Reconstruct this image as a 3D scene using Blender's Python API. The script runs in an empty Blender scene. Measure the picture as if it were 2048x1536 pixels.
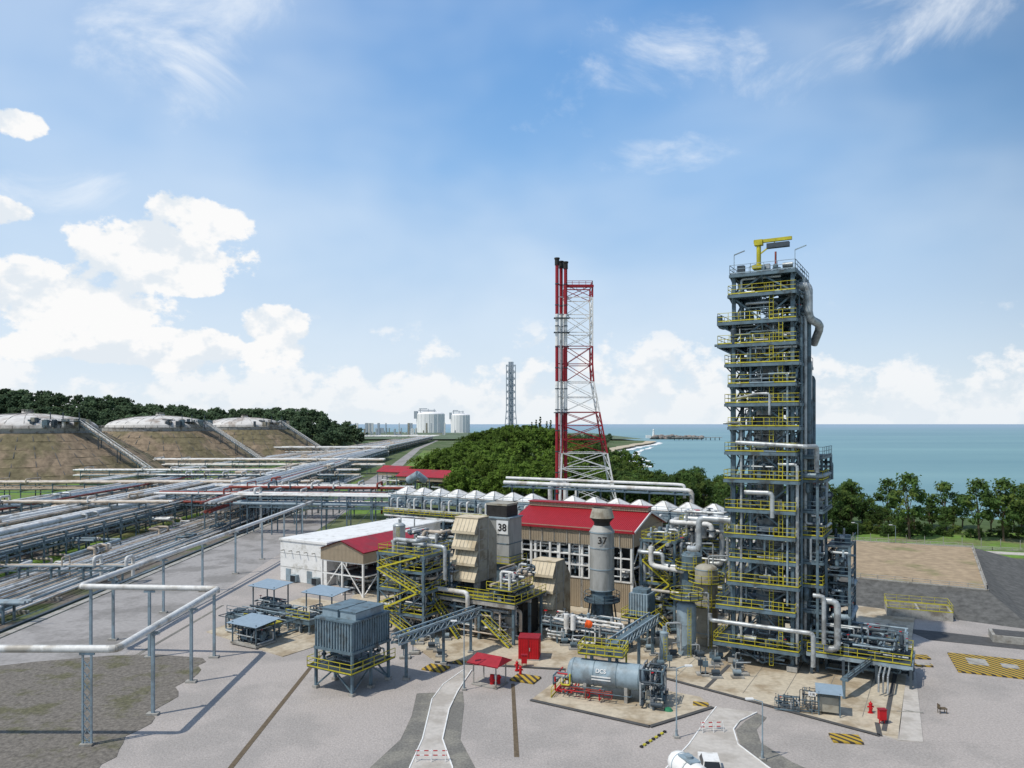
import bpy, math, random
import numpy as np
from mathutils import Vector
R=random.Random(7)
S=bpy.context.scene
PI=math.pi
# ------------------------------------------------------------------ materials
def mat(name,col,rough=.6,metal=0.,var=.25,scale=1.2,col2=None,amt2=.5,scale2=.15,bump=0.,bscale=20,spec=.3,stretch=None,rand=0.,transl=0.):
    m=bpy.data.materials.new(name); m.use_nodes=True
    nt=m.node_tree; N=nt.nodes; Lk=nt.links
    b=N['Principled BSDF']; b.inputs['Roughness'].default_value=rough; b.inputs['Metallic'].default_value=metal
    b.inputs['Specular IOR Level'].default_value=spec
    g=N.new('ShaderNodeNewGeometry'); src=g.outputs['Position']
    if stretch:
        mp=N.new('ShaderNodeMapping'); mp.inputs['Scale'].default_value=stretch
        Lk.new(src,mp.inputs['Vector']); src=mp.outputs['Vector']
    n=N.new('ShaderNodeTexNoise'); n.inputs['Scale'].default_value=scale; n.inputs['Detail'].default_value=4; n.inputs['Roughness'].default_value=.65
    Lk.new(src,n.inputs['Vector'])
    mr=N.new('ShaderNodeMapRange'); mr.inputs['From Min'].default_value=.3; mr.inputs['From Max'].default_value=.7
    mr.inputs['To Min'].default_value=1-var; mr.inputs['To Max'].default_value=1+var
    Lk.new(n.outputs['Fac'],mr.inputs['Value'])
    base=None
    if col2:
        n2=N.new('ShaderNodeTexNoise'); n2.inputs['Scale'].default_value=scale2; n2.inputs['Detail'].default_value=5; n2.inputs['Roughness'].default_value=.6
        Lk.new(src,n2.inputs['Vector'])
        r2=N.new('ShaderNodeMapRange'); r2.inputs['From Min'].default_value=.62-amt2*.3; r2.inputs['From Max'].default_value=.74-amt2*.3
        Lk.new(n2.outputs['Fac'],r2.inputs['Value'])
        mx=N.new('ShaderNodeMix'); mx.data_type='RGBA'
        mx.inputs['A'].default_value=(*col,1); mx.inputs['B'].default_value=(*col2,1)
        Lk.new(r2.outputs['Result'],mx.inputs['Factor']); base=mx.outputs['Result']
    vm=N.new('ShaderNodeVectorMath'); vm.operation='SCALE'
    if base: Lk.new(base,vm.inputs[0])
    else: vm.inputs[0].default_value=col
    sc=mr.outputs['Result']
    if rand>0:
        oi=N.new('ShaderNodeObjectInfo'); m2=N.new('ShaderNodeMapRange'); m2.inputs['To Min'].default_value=1-rand; m2.inputs['To Max'].default_value=1+rand
        Lk.new(oi.outputs['Random'],m2.inputs['Value'])
        mm=N.new('ShaderNodeMath'); mm.operation='MULTIPLY'; Lk.new(sc,mm.inputs[0]); Lk.new(m2.outputs['Result'],mm.inputs[1]); sc=mm.outputs[0]
    Lk.new(sc,vm.inputs['Scale']); Lk.new(vm.outputs[0],b.inputs['Base Color'])
    if transl>0:
        tr=N.new('ShaderNodeBsdfTranslucent'); Lk.new(vm.outputs[0],tr.inputs['Color']); ms=N.new('ShaderNodeMixShader'); ms.inputs[0].default_value=transl
        Lk.new(b.outputs[0],ms.inputs[1]); Lk.new(tr.outputs[0],ms.inputs[2]); Lk.new(ms.outputs[0],N['Material Output'].inputs['Surface'])
    if bump>0:
        nb=N.new('ShaderNodeTexNoise'); nb.inputs['Scale'].default_value=bscale; nb.inputs['Detail'].default_value=3
        Lk.new(g.outputs['Position'],nb.inputs['Vector'])
        bp=N.new('ShaderNodeBump'); bp.inputs['Strength'].default_value=bump; bp.inputs['Distance'].default_value=.1
        Lk.new(nb.outputs['Fac'],bp.inputs['Height']); Lk.new(bp.outputs['Normal'],b.inputs['Normal'])
    return m
STEEL=mat('steel_paint_bluegrey',(.115,.17,.205),.5,var=.25,col2=(.07,.085,.09),amt2=.3,scale2=.8)
DSTEEL=mat('steel_dark',(.05,.068,.085),.55)
LSTEEL=mat('steel_light_bluegrey',(.27,.35,.40),.5,var=.15,col2=(.2,.24,.26),amt2=.4,scale2=.5)
YEL=mat('safety_yellow',(.48,.43,.035),.55,var=.25)
WHITE=mat('white_paint',(.78,.78,.76),.5,var=.08,col2=(.55,.54,.5),amt2=.25,scale2=.5)
WPIPE=mat('white_pipe_cladding',(.68,.68,.66),.45,var=.14,col2=(.42,.39,.34),amt2=.35,scale2=.25)
ALU=mat('aluminium_cladding',(.45,.48,.49),.42,metal=.3,var=.2,col2=(.26,.27,.27),amt2=.45,scale2=.7)
TANP=mat('tan_pipe',(.52,.44,.35),.6,var=.2,col2=(.3,.25,.2),amt2=.4,scale2=.3)
REDP=mat('rust_red_pipe',(.26,.06,.045),.6,var=.3)
RED=mat('bright_red_paint',(.5,.012,.018),.45,var=.12)
REDM=mat('mast_red_paint',(.30,.018,.028),.55,var=.15)
ROOF=mat('red_roof_sheet',(.34,.018,.028),.5,var=.18,col2=(.24,.03,.035),amt2=.4,scale2=.3)
CREAM=mat('cream_panel',(.62,.53,.38),.6,var=.12,col2=(.42,.34,.22),amt2=.3,scale2=.6)
TAUPE=mat('taupe_panel',(.35,.33,.27),.6,var=.15,col2=(.23,.20,.15),amt2=.4,scale2=.5)
GREYP=mat('stack_grey_panel',(.38,.38,.36),.6,var=.12,col2=(.27,.27,.25),amt2=.45,scale2=.5,stretch=(1,1,.25))
CONC=mat('concrete_grey',(.36,.35,.32),.85,var=.2,scale=3,col2=(.2,.18,.15),amt2=.35,scale2=.4)
CONCT=mat('concrete_tan',(.50,.44,.34),.85,var=.16,scale=2,col2=(.34,.275,.19),amt2=.5,scale2=.2)
PATH=mat('path_concrete',(.50,.47,.43),.85,var=.1,scale=2,col2=(.40,.37,.33),amt2=.5,scale2=.3)
YARD=mat('yard_gravel',(.40,.365,.34),.95,var=.2,scale=4.5,col2=(.335,.31,.29),amt2=.55,scale2=.09,bump=.6,bscale=6)
SHOULD=mat('dark_gravel',(.17,.165,.15),.95,var=.3,scale=5,col2=(.23,.22,.19),amt2=.5,scale2=.3)
PIPEG=mat('pipe_track_soil',(.16,.14,.12),.95,var=.35,scale=1.2,col2=(.09,.12,.045),amt2=.4,scale2=.08)
ASPH=mat('road_asphalt_worn',(.33,.315,.305),.9,var=.14,scale=1.5,col2=(.23,.22,.21),amt2=.5,scale2=.12)
DASPH=mat('asphalt_dark',(.085,.085,.085),.9,var=.2)
DIRT=mat('bare_soil_gravel',(.165,.15,.13),.95,var=.4,scale=2.2,col2=(.12,.115,.07),amt2=.38,scale2=.25,bump=.7,bscale=4)
GRASS=mat('grass',(.13,.23,.04),.95,var=.35,scale=.6,col2=(.16,.17,.07),amt2=.45,scale2=.05)
TERR=mat('terrain_soil',(.13,.15,.075),.95,var=.3,scale=.2,col2=(.07,.11,.035),amt2=.7,scale2=.02)
FARG=mat('hazed_woodland_ground',(.12,.16,.10),.95,var=.3,scale=.02)  # headland green paled in the base colour for distance haze
BROWN=mat('terrace_soil',(.36,.275,.18),.95,var=.25,scale=.6,col2=(.24,.215,.11),amt2=.3,scale2=.12)
BERM=mat('berm_soil',(.25,.19,.13),.95,var=.35,scale=.35,col2=(.165,.14,.08),amt2=.6,scale2=.05,stretch=(1,1,.35))
EMB=mat('embankment_stone',(.11,.11,.105),.95,var=.35,scale=1.0)
SAND=mat('sand',(.5,.43,.32),.95,var=.1)
FOAM=mat('surf_foam',(.8,.82,.82),.9,var=.1)
ROCK=mat('rock',(.26,.23,.21),.95,var=.3,scale=.1)
BLACK=mat('flat_black',(.03,.028,.026),.7)
BROWNR=mat('rusty_drain',(.13,.10,.065),.9,var=.3,scale=3)
ORANGE=mat('orange_fabric',(.85,.12,.02),.6,var=.05)
TANKW=mat('tank_white',(.84,.84,.84),.7,var=.03,scale=.05)
DOME=mat('dome_weathered',(.62,.60,.57),.7,var=.15,scale=.2,col2=(.33,.28,.24),amt2=.45,scale2=.08)
GLASS_VOID=mat('dark_opening',(.02,.025,.03),.3,var=.1)
GREEN=mat('green_tarp',(.03,.2,.1),.7)
TYRE=mat('tyre_rubber',(.02,.02,.02),.8)
BLUEROOF=mat('bluegrey_roof_sheet',(.25,.33,.40),.5,var=.1)
HAZE=mat('distant_hazed_steel',(.38,.43,.48),.8,var=.05)  # far steelwork, aerial haze put into its pale base colour
BARK=mat('bark',(.12,.09,.06),.9)
LEAF=mat('foliage',(.115,.185,.03),.8,var=.45,scale=.45,col2=(.07,.12,.022),amt2=.4,scale2=.12,spec=.15,rand=.3,transl=.4)
LEAFD=mat('foliage_dark',(.06,.11,.028),.8,var=.45,scale=.45,col2=(.10,.14,.03),amt2=.4,scale2=.2,spec=.15,rand=.3,transl=.3)
LEAFF=mat('foliage_far_hazed',(.10,.15,.08),.85,var=.35,scale=.08,col2=(.075,.12,.065),amt2=.5,scale2=.03,spec=.1,rand=.3,transl=.35)  # far crowns, leaf colour paled and greyed to stand for aerial haze
def stripe():
    m=mat('hazard_stripe',(.6,.4,.02),.7); nt=m.node_tree; N=nt.nodes
    b=N['Principled BSDF']; tc=N.new('ShaderNodeTexCoord'); w=N.new('ShaderNodeTexWave'); w.bands_direction='DIAGONAL'
    w.inputs['Scale'].default_value=.6; nt.links.new(tc.outputs['Object'],w.inputs['Vector'])
    cr=N.new('ShaderNodeValToRGB'); cr.color_ramp.interpolation='CONSTANT'
    cr.color_ramp.elements[0].color=(.46,.31,.04,1); cr.color_ramp.elements[1].position=.55; cr.color_ramp.elements[1].color=(.06,.05,.04,1)
    nt.links.new(w.outputs['Fac'],cr.inputs['Fac']); nt.links.new(cr.outputs['Color'],b.inputs['Base Color']); return m
STRIPE=stripe()
def corr(name,col):
    m=mat(name,col,.6,var=.08); nt=m.node_tree; N=nt.nodes
    tc=N.new('ShaderNodeTexCoord'); w=N.new('ShaderNodeTexWave'); w.bands_direction='X'; w.inputs['Scale'].default_value=1.0
    nt.links.new(tc.outputs['Object'],w.inputs['Vector'])
    bp=N.new('ShaderNodeBump'); bp.inputs['Distance'].default_value=.12; bp.inputs['Strength'].default_value=.9
    nt.links.new(w.outputs['Fac'],bp.inputs['Height']); nt.links.new(bp.outputs['Normal'],N['Principled BSDF'].inputs['Normal']); return m
CBEIGE=corr('corrugated_beige',(.38,.31,.22)); CROOF=corr('corrugated_red',(.36,.018,.028))
def seamat():
    m=bpy.data.materials.new('sea_water'); m.use_nodes=True; nt=m.node_tree; N=nt.nodes; Lk=nt.links
    b=N['Principled BSDF']; b.inputs['Roughness'].default_value=.45; b.inputs['Specular IOR Level'].default_value=.3
    g=N.new('ShaderNodeNewGeometry'); mp=N.new('ShaderNodeMapping'); mp.inputs['Scale'].default_value=(.2,1,1); Lk.new(g.outputs['Position'],mp.inputs['Vector'])
    n=N.new('ShaderNodeTexNoise'); n.inputs['Scale'].default_value=.006; n.inputs['Detail'].default_value=6; Lk.new(mp.outputs[0],n.inputs['Vector'])
    cr=N.new('ShaderNodeValToRGB'); cr.color_ramp.elements[0].position=.35; cr.color_ramp.elements[0].color=(.13,.26,.29,1)
    cr.color_ramp.elements[1].position=.65; cr.color_ramp.elements[1].color=(.19,.34,.35,1); Lk.new(n.outputs['Fac'],cr.inputs['Fac'])
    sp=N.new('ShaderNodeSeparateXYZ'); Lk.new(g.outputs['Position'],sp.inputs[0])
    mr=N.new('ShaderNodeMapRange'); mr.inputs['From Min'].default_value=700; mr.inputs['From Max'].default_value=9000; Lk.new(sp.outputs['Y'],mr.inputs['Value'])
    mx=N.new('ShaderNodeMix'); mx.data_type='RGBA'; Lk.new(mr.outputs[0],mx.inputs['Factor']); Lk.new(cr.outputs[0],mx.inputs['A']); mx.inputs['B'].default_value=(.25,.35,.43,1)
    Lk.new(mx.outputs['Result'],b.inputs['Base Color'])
    nb=N.new('ShaderNodeTexNoise'); nb.inputs['Scale'].default_value=.25; nb.inputs['Detail'].default_value=5; Lk.new(mp.outputs[0],nb.inputs['Vector'])
    bp=N.new('ShaderNodeBump'); bp.inputs['Distance'].default_value=.8; bp.inputs['Strength'].default_value=.6; Lk.new(nb.outputs['Fac'],bp.inputs['Height']); Lk.new(bp.outputs['Normal'],b.inputs['Normal'])
    return m
SEA=seamat()
# ------------------------------------------------------------------ mesh builder
class MB:
    def __init__(s): s.V=[];s.F=[];s.M=[];s.S=[];s.mats=[]
    def mi(s,m):
        if m not in s.mats: s.mats.append(m)
        return s.mats.index(m)
    def add(s,vs,fs,m,sm=False):
        o=len(s.V); i=s.mi(m); s.V+=vs
        for f in fs: s.F.append(tuple(o+k for k in f)); s.M.append(i); s.S.append(sm)
    def bx(s,x0,x1,y0,y1,z0,z1,m):
        v=[(x0,y0,z0),(x1,y0,z0),(x1,y1,z0),(x0,y1,z0),(x0,y0,z1),(x1,y0,z1),(x1,y1,z1),(x0,y1,z1)]
        s.add(v,[(0,3,2,1),(4,5,6,7),(0,1,5,4),(1,2,6,5),(2,3,7,6),(3,0,4,7)],m)
    def fr(s,p,q):
        d=Vector(q)-Vector(p)
        if d.length<1e-6: d=Vector((0,0,1))
        d.normalize(); u=Vector((0,0,1)) if abs(d.z)<.95 else Vector((1,0,0))
        a=d.cross(u).normalized(); b=a.cross(d).normalized(); return a,b
    def beam(s,p,q,w,m,h=None):
        h=h or w; a,b=s.fr(p,q); P=Vector(p);Q=Vector(q); v=[]
        for X in (P,Q):
            for i,j in ((-1,-1),(1,-1),(1,1),(-1,1)): v.append(tuple(X+a*(i*w/2)+b*(j*h/2)))
        s.add(v,[(0,1,2,3),(7,6,5,4),(0,4,5,1),(1,5,6,2),(2,6,7,3),(3,7,4,0)],m)
    def cyl(s,p,q,r,m,n=10,r2=None,caps=True):
        r2=r if r2 is None else r2; a,b=s.fr(p,q); P=Vector(p);Q=Vector(q); v=[]
        for X,rr in ((P,r),(Q,r2)):
            for k in range(n):
                t=2*PI*k/n; v.append(tuple(X+a*(rr*math.cos(t))+b*(rr*math.sin(t))))
        s.add(v,[(k,(k+1)%n,n+(k+1)%n,n+k) for k in range(n)],m,True)
        if caps:
            s.add(v[:n],[tuple(range(n-1,-1,-1))],m); s.add(v[n:],[tuple(range(n))],m)
    def sph(s,c,r,m,n=10,k=6,sz=1.,half=False):
        v=[];f=[]
        for i in range(k+1):
            ph=PI*i/k*(.5 if half else 1)
            for j in range(n):
                t=2*PI*j/n; v.append((c[0]+r*math.sin(ph)*math.cos(t),c[1]+r*math.sin(ph)*math.sin(t),c[2]+r*sz*math.cos(ph)))
        for i in range(k):
            for j in range(n): f.append((i*n+j,(i+1)*n+j,(i+1)*n+(j+1)%n,i*n+(j+1)%n))
        s.add(v,f,m,True)
    def path(s,pts,r,m,n=8):
        P=[Vector(p) for p in pts]; o=[P[0]]
        for i in range(1,len(P)-1):
            a=(P[i-1]-P[i]); c=(P[i+1]-P[i]); t=min(r*1.6,a.length*.4,c.length*.4)
            o.append(P[i]+a.normalized()*t); 
            o.append(P[i]+(a.normalized()+c.normalized())*t*.28)
            o.append(P[i]+c.normalized()*t)
        o.append(P[-1])
        for i in range(len(o)-1): s.cyl(o[i],o[i+1],r,m,n,caps=(i in(0,len(o)-2)))
        if r>.2:
            for p in o[1:-1]: s.sph(p,r*1.0,m,8,4)
    def prism(s,pts,z0,z1,m,side=None):
        n=len(pts); v=[(x,y,z0) for x,y in pts]+[(x,y,z1) for x,y in pts]
        s.add(v,[tuple(range(n,2*n))],m); s.add(v,[(k,(k+1)%n,n+(k+1)%n,n+k) for k in range(n)],side or m)
    def rail(s,pts,m,h=1.1,w=.06,sp=1.6):
        for i in range(len(pts)-1):
            p=Vector(pts[i]);q=Vector(pts[i+1]);L=(q-p).length
            for z in (h,h*.55): s.beam(p+Vector((0,0,z)),q+Vector((0,0,z)),w,m)
            s.beam(p+Vector((0,0,.1)),q+Vector((0,0,.1)),.03,m,.14)
            n=max(1,int(L/sp))
            for k in range(n+1):
                x=p.lerp(q,k/n); s.beam(x,x+Vector((0,0,h)),w,m)
    def obj(s,name,loc=(0,0,0),rot=0.,parent=None):
        me=bpy.data.meshes.new(name+'_mesh'); me.from_pydata([tuple(v) for v in s.V],[],s.F)
        for m in s.mats: me.materials.append(m)
        me.polygons.foreach_set('material_index',s.M); me.polygons.foreach_set('use_smooth',s.S); me.update()
        o=bpy.data.objects.new(name,me); S.collection.objects.link(o); o.location=loc; o.rotation_euler=(0,0,rot)
        if parent: o.parent=parent
        return o
G=-math.radians(30)      # plant grid heading
def text(txt,size,loc,rot,m,parent,name='lettering'):
    c=bpy.data.curves.new(name,'FONT'); c.body=txt; c.size=size; c.align_x='CENTER'; c.align_y='CENTER'; c.extrude=.01; c.offset=size*.02
    o=bpy.data.objects.new(name,c); S.collection.objects.link(o); c.materials.append(m); o.parent=parent; o.location=loc; o.rotation_euler=rot; return o
# ------------------------------------------------------------------ terrain, sea
coast=[(600,-60),(420,90),(300,160),(175,222),(120,255),(84,300),(72,360),(78,450),(92,560),(90,650),(98,760),(125,900),(170,1050),(222,1200),(250,1320),(190,1420),(20,1560),(-250,2500),(-420,2750),(-900,2900),(-7000,4200),(-7000,-60)]
b=MB(); b.prism(coast,-6,0,TERR,SAND); b.obj('ground')
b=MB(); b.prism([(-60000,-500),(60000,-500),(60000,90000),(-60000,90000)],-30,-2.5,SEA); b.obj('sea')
def strip(name,line,w0,w1,z,m,jit=0):
    b=MB(); n=len(line)
    L=[];Rr=[]
    for i,(x,y) in enumerate(line):
        x0,y0=line[max(0,i-1)];x1,y1=line[min(n-1,i+1)]; dx,dy=x1-x0,y1-y0;l=math.hypot(dx,dy); nx,ny=dy/l,-dx/l
        a=w0+R.uniform(-jit,jit); c=w1+R.uniform(-jit,jit)
        L.append((x+nx*a,y+ny*a,z));Rr.append((x+nx*c,y+ny*c,z))
    b.add(L+Rr,[(i,i+1,n+i+1,n+i) for i in range(n-1)],m); return b.obj(name)
beach=coast[8:15]
def dens(l,k=6):
    o=[]
    for i in range(len(l)-1):
        for t in range(k): o.append((l[i][0]+(l[i+1][0]-l[i][0])*t/k,l[i][1]+(l[i+1][1]-l[i][1])*t/k))
    return o+[l[-1]]
strip('beach',dens(beach),-14,3,.05,SAND,3)
strip('beach_surf',dens(beach,9),3,14,-2.3,FOAM,4)
strip('beach_surf',dens(beach[1:5],9),24,29,-2.3,FOAM,2.5)
b=MB(); b.prism([(-51,30),(-51,100),(-53.5,165),(-55,205),(-30,215),(60,185),(75,170),(140,110),(140,30)],0,.02,YARD); b.obj('gravel_yard_ground')
b=MB(); b.prism([(-71,20),(-51,20),(-50.4,97),(-53.4,165),(-58,300),(-75,500),(-110,900),(-135,1400),(-140,1400),(-118,900),(-84,500),(-70,300),(-72,234)],0,.03,ASPH); b.obj('plant_road')
b=MB(); b.prism([(-72.4,20),(-71.2,20),(-72.2,260),(-73.4,260)],0,.14,CONC)
b.prism([(-73.6,20),(-73.0,20),(-73.9,260),(-74.5,260)],0,.3,DSTEEL); b.obj('road_kerb')
b=MB(); edge=[(-36+.6*math.sin(k*1.3)-k*.12+R.uniform(-.3,.3),66+k*1.5) for k in range(20)]
b.prism([(-66,20),(-34,20),(-34.6,60)]+edge+[(-39.6,96),(-46,97.5),(-52,97),(-60,94.5),(-70,90)],.02,.06,DIRT); b.obj('bare_ground_patch')
b=MB()
b.prism([(-24.4,30),(-23.9,30),(-24.6,97),(-25.1,97)],.02,.045,BROWNR)
b.prism([(.2,67.5),(.65,67.5),(.3,86.5),(-.1,86.5)],.02,.05,BROWNR)
b.prism([(-48.9,97),(-48.4,97),(-47.6,124),(-48.0,124)],.02,.05,SHOULD)
b.obj('drain_channel')
slab=[(-27.6,128),(-9.7,94.6),(6.5,91.7),(17,89.5),(35.3,72.5),(36.6,71.2),(64,119),(55,133),(33,180),(-28,180)]
b=MB(); b.prism(slab,.02,.12,CONCT)
for k in range(8):
    p=Vector((12+k*3.4,92-k*2.2,.122)); b.beam(p,p+Vector((10,17.3,0)),.07,SHOULD,.008)
b.obj('plant_concrete_pavement')
b=MB(); b.prism([(35.3,72.3),(36.6,71),(38.7,70.6),(56.5,106),(62,118),(64,119.5)],.02,.10,PATH); b.obj('concrete_walkway')
b=MB(); b.prism([(2.2,81.5),(6.7,90.4),(20.6,82.1),(21,79.4),(13.7,74.4)],.02,.14,CONCT)
b.obj('vessel_pad_pavement')
b=MB(); b.prism([(-44,108),(-29.5,96.5),(-19,112),(-22,122),(-36,130)],.02,.10,CONCT); b.obj('skid_pad_pavement')
b=MB()
for p,q in [((17,89.2),(35.3,72.0)),((35.3,72.0),(36.5,75)),((36.2,73),(53.5,103)),((-9.7,94.3),(6.5,91.4)),((22,85),(27,93)),((2.0,81.3),(13.6,74.1)),((13.6,74.1),(21.2,79.2))]:
    b.beam((*p,.13),(*q,.13),.45,DASPH,.05)
b.obj('pavement_gutter')
b=MB(); Lp=[(-8.9,40),(-8.9,65.4),(-8.5,71.2),(-8.6,77),(-8.7,81.5),(-7.9,86.2),(-5.9,91.2)];Rp=[(-4.9,91.2),(-5.6,87),(-6.1,83.8),(-6.6,78.7),(-6.6,71.2),(-5.2,65.4),(-4.2,58),(-4,40)]
b.prism([(-12.9,40),(-12.4,65.4),(-10.6,71.2),(-10.3,77),(-10.6,83.4),(-9,83.6)]+[(-5.5,84),(-5.1,80),(-4.9,71.2),(-3.2,65.4),(-1.5,58),(-1,40)],.02,.045,SHOULD)
b.obj('path_gravel_shoulder')
b=MB(); b.prism(Lp+Rp,.02,.10,PATH)
for l in (Lp,Rp):
    for i in range(len(l)-1): b.beam((*l[i],.1),(*l[i+1],.1),.12,WHITE,.1)
b.obj('concrete_path')
b=MB(); Q=[(12.5,40),(13.3,65),(16.5,70),(20,76.5),(21.6,79.3),(25.4,77.8),(22.9,75.5),(21.7,73.5),(21.1,70),(22.3,65.4),(25,58),(27,40)]
b.prism([(27,40),(25,58),(22.5,65.4),(21.3,70),(21.9,73.4),(23.5,75.6),(25.4,77.6),(26,76.5),(24,73.6),(23.4,70.5),(24.8,66.5),(29,60),(33,40)],.02,.05,SHOULD)
b.obj('path_gravel_shoulder')
b=MB(); b.prism(Q,.02,.10,PATH)
for l in (Q[:5],Q[5:]):
    for i in range(len(l)-1): b.beam((*l[i],.1),(*l[i+1],.1),.12,WHITE,.1)
b.obj('concrete_path')
b=MB(); b.prism([(57,110),(62,108),(76,100),(120,86),(120,80),(75,96.5),(58,104)],.02,.06,DASPH); b.obj('asphalt_apron')
b=MB(); top=[(73.5,176),(100.7,164),(77.3,122),(56.4,134)]; ft=[(72,180),(112,163),(76,109),(50,128)]
b.add([(x,y,3) for x,y in top],[(3,2,1,0)],BROWN)
b.add([(x,y,3) for x,y in top]+[(x,y,0.01) for x,y in ft],[(0,1,5,4),(1,2,6,5),(2,3,7,6),(3,0,4,7)],EMB)
for i in (0,1,2):
    p=top[i];q=top[(i+1)%4]; b.beam((p[0],p[1],3.05),(q[0],q[1],3.05),.5,CONC,.2); b.rail([(p[0],p[1],3),(q[0],q[1],3)],CONC,.8,.08,2.5)
b.obj('raised_soil_terrace')
b=MB(); b.prism([(76,108),(120,88),(175,150),(112,166)],.02,.07,EMB); b.prism([(104,112),(140,98),(172,140),(128,156)],.08,.12,GRASS)
b.prism([(80,106),(83,104.7),(118,163),(114,164.5)],.08,.5,CONC); b.obj('stone_embankment')
b=MB(); b.prism([(58,190),(75,182),(112,168),(150,160),(190,165),(180,195),(120,210),(60,222)],.0,.04,GRASS); b.obj('grass_verge')
b=MB(); b.prism([(40,196),(60,189),(76,184),(113,172),(160,156),(160,160),(114,176),(78,188),(60,194),(42,200)],.02,.10,PATH)
b.rail([(60,196,.1),(78,190,.1),(114,178,.1),(160,162,.1)],CONC,.7,.12,4)
b.obj('perimeter_road')
b=MB(); 
for x0,x1,y0,y1 in [(0,9,0,.3),(0,9,5,5.3),(0,.3,.3,5),(8.7,9,.3,5)]: b.bx(x0,x1,y0,y1,.02,1.3,CONC)
b.bx(.3,8.7,.3,5,.02,.3,BLACK); b.bx(4.3,4.6,.3,5,.3,1.3,CONC)  # flat black floor inside the basin
b.rail([(0,0,1.3),(0,5.3,1.3),(9,5.3,1.3),(9,0,1.3),(0,0,1.3)],YEL,1.1,.045)
b.obj('concrete_basin',(58.5,117,0),math.radians(-22))
b=MB(); b.bx(0,5,0,4,.02,1,CONC); b.bx(.4,4.6,.4,3.6,1,1.05,DASPH); b.obj('concrete_basin',(66,103,0),math.radians(-25))
# ------------------------------------------------------------------ left pipe field
PM=[WPIPE,WPIPE,WPIPE,TANP,TANP,ALU,STEEL,TANP,LSTEEL]
PMR=[WPIPE,WPIPE,TANP,TANP,REDP,WPIPE,ALU,LSTEEL]
b=MB(); b.prism([(-73.6,20),(-74.6,260),(-76,420),(-104,420),(-160,300),(-190,20)],0,.02,PIPEG); b.obj('pipe_track_gravel')
b=MB(); b.prism([(-190,20),(-160,300),(-104,420),(-210,700),(-330,380),(-300,20)],0,.015,GRASS)
b.prism([(-106,140),(-96,140),(-98,260),(-106,260)],.02,.05,GRASS); b.prism([(-132,120),(-121,120),(-124,255),(-134,255)],.02,.05,GRASS); b.prism([(-100,300),(-70,300),(-84,430),(-108,430)],.02,.05,GRASS)
b.prism([(-60,250),(-62,330),(-80,600),(-100,850),(-45,850),(-45,500),(-38,330),(-45,250)],0,.015,GRASS); b.obj('grass_field')
def pipe_y(b,x,z,r,m,y0,y1,drift=0,loops=0):
    pts=[(x,y0,z)]
    ys=sorted(R.uniform(y0+10,y1-20) for _ in range(loops))
    last=y0
    for y in ys:
        if y<last+12: continue
        xx=x+drift*(y-y0)
        s=R.choice((-1,1))*R.uniform(1.5,3.5); u=R.uniform(.8,1.6)
        pts+=[(xx,y,z),(xx,y,z+u),(xx+s,y,z+u),(xx+s,y+5,z+u),(xx,y+5,z+u),(xx,y+5,z)]; last=y+5
    pts.append((x+drift*(y1-y0),y1,z)); b.path(pts,r,m)
def bent(b,x0,x1,y,zs,m,w=.3,brace=False):
    for x in (x0,x1):
        b.beam((x,y,0),(x,y,zs[-1]+.2),w,m)
    for z in zs: b.beam((x0-.5,y,z-.25),(x1+.5,y,z-.25),w*.8,m,.35)
    if brace: b.beam((x0,y,.3),(x1,y,zs[0]-.4),.12,m); b.beam((x1,y,.3),(x0,y,zs[0]-.4),.12,m)
def track(name,x0,x1,y0,y1,z,n,rmin,rmax,drift=-.02,loops=1,step=9,mats=PM):
    b=MB()
    for i in range(n):
        x=x0+(x1-x0)*(i+.5)/n
        pipe_y(b,x,z+R.uniform(0,.25),R.uniform(rmin,rmax),R.choice(mats),y0,y1,drift,R.choice((0,loops)))
    y=y0
    while y<y1:
        d=drift*(y-y0); b.bx(x0+d-.3,x1+d+.3,y,y+.4,0,z-.3,CONC); y+=step
    return b.obj(name)
track('ground_level_pipe_track',-84,-75.2,55,420,.9,12,.14,.32,loops=3)
track('ground_level_pipe_track',-94,-85.5,55,420,.9,9,.16,.36,loops=3,mats=PMR)
track('ground_level_pipe_track',-121,-112,90,420,.9,9,.18,.42,loops=2)
track('ground_level_pipe_track',-150,-133,110,420,1.1,13,.2,.45,loops=2,mats=PMR)
def rack_y(name,x0,x1,y0,y1,zs,npl,drift=-.02,step=11,rmin=.15,rmax=.4,mats=PM,loops=1,sm=STEEL,brace=True):
    b=MB(); y=y0
    while y<=y1:
        d=drift*(y-y0); bent(b,x0+d,x1+d,y,zs,sm,.3,brace and R.random()<.6); y+=step
    for z in zs:
        for xx in (x0,x1): b.beam((xx,y0,z-.6),(xx+drift*(y1-y0),y1,z-.6),.2,sm,.3)
        for i in range(npl):
            r=R.uniform(rmin,rmax)
            pipe_y(b,x0+(x1-x0)*(i+.5)/npl,z+r,r,R.choice(mats),y0-4,y1+3,drift,R.choice((0,0,loops)))
    return b.obj(name)
rack_y('pipe_rack',-104,-96.5,85,330,[4.6,6.4],7,step=8,loops=2)
rack_y('pipe_rack',-111.5,-107,100,560,[5.8],2,rmin=.75,rmax=.85,mats=[WPIPE],step=16,brace=False,loops=0)
rack_y('pipe_rack',-121,-113,100,300,[5.0,7],5,rmin=.3,rmax=.6,mats=[WPIPE,WPIPE,TANP],step=10)
rack_y('pipe_rack',-126,-121,170,520,[5.0],3,rmin=.45,rmax=.7,mats=[WPIPE,TANP],step=14)
rack_y('pipe_rack',-148,-136,130,330,[4.4,6.6],8,rmin=.2,rmax=.5,step=10,mats=PMR)
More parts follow.
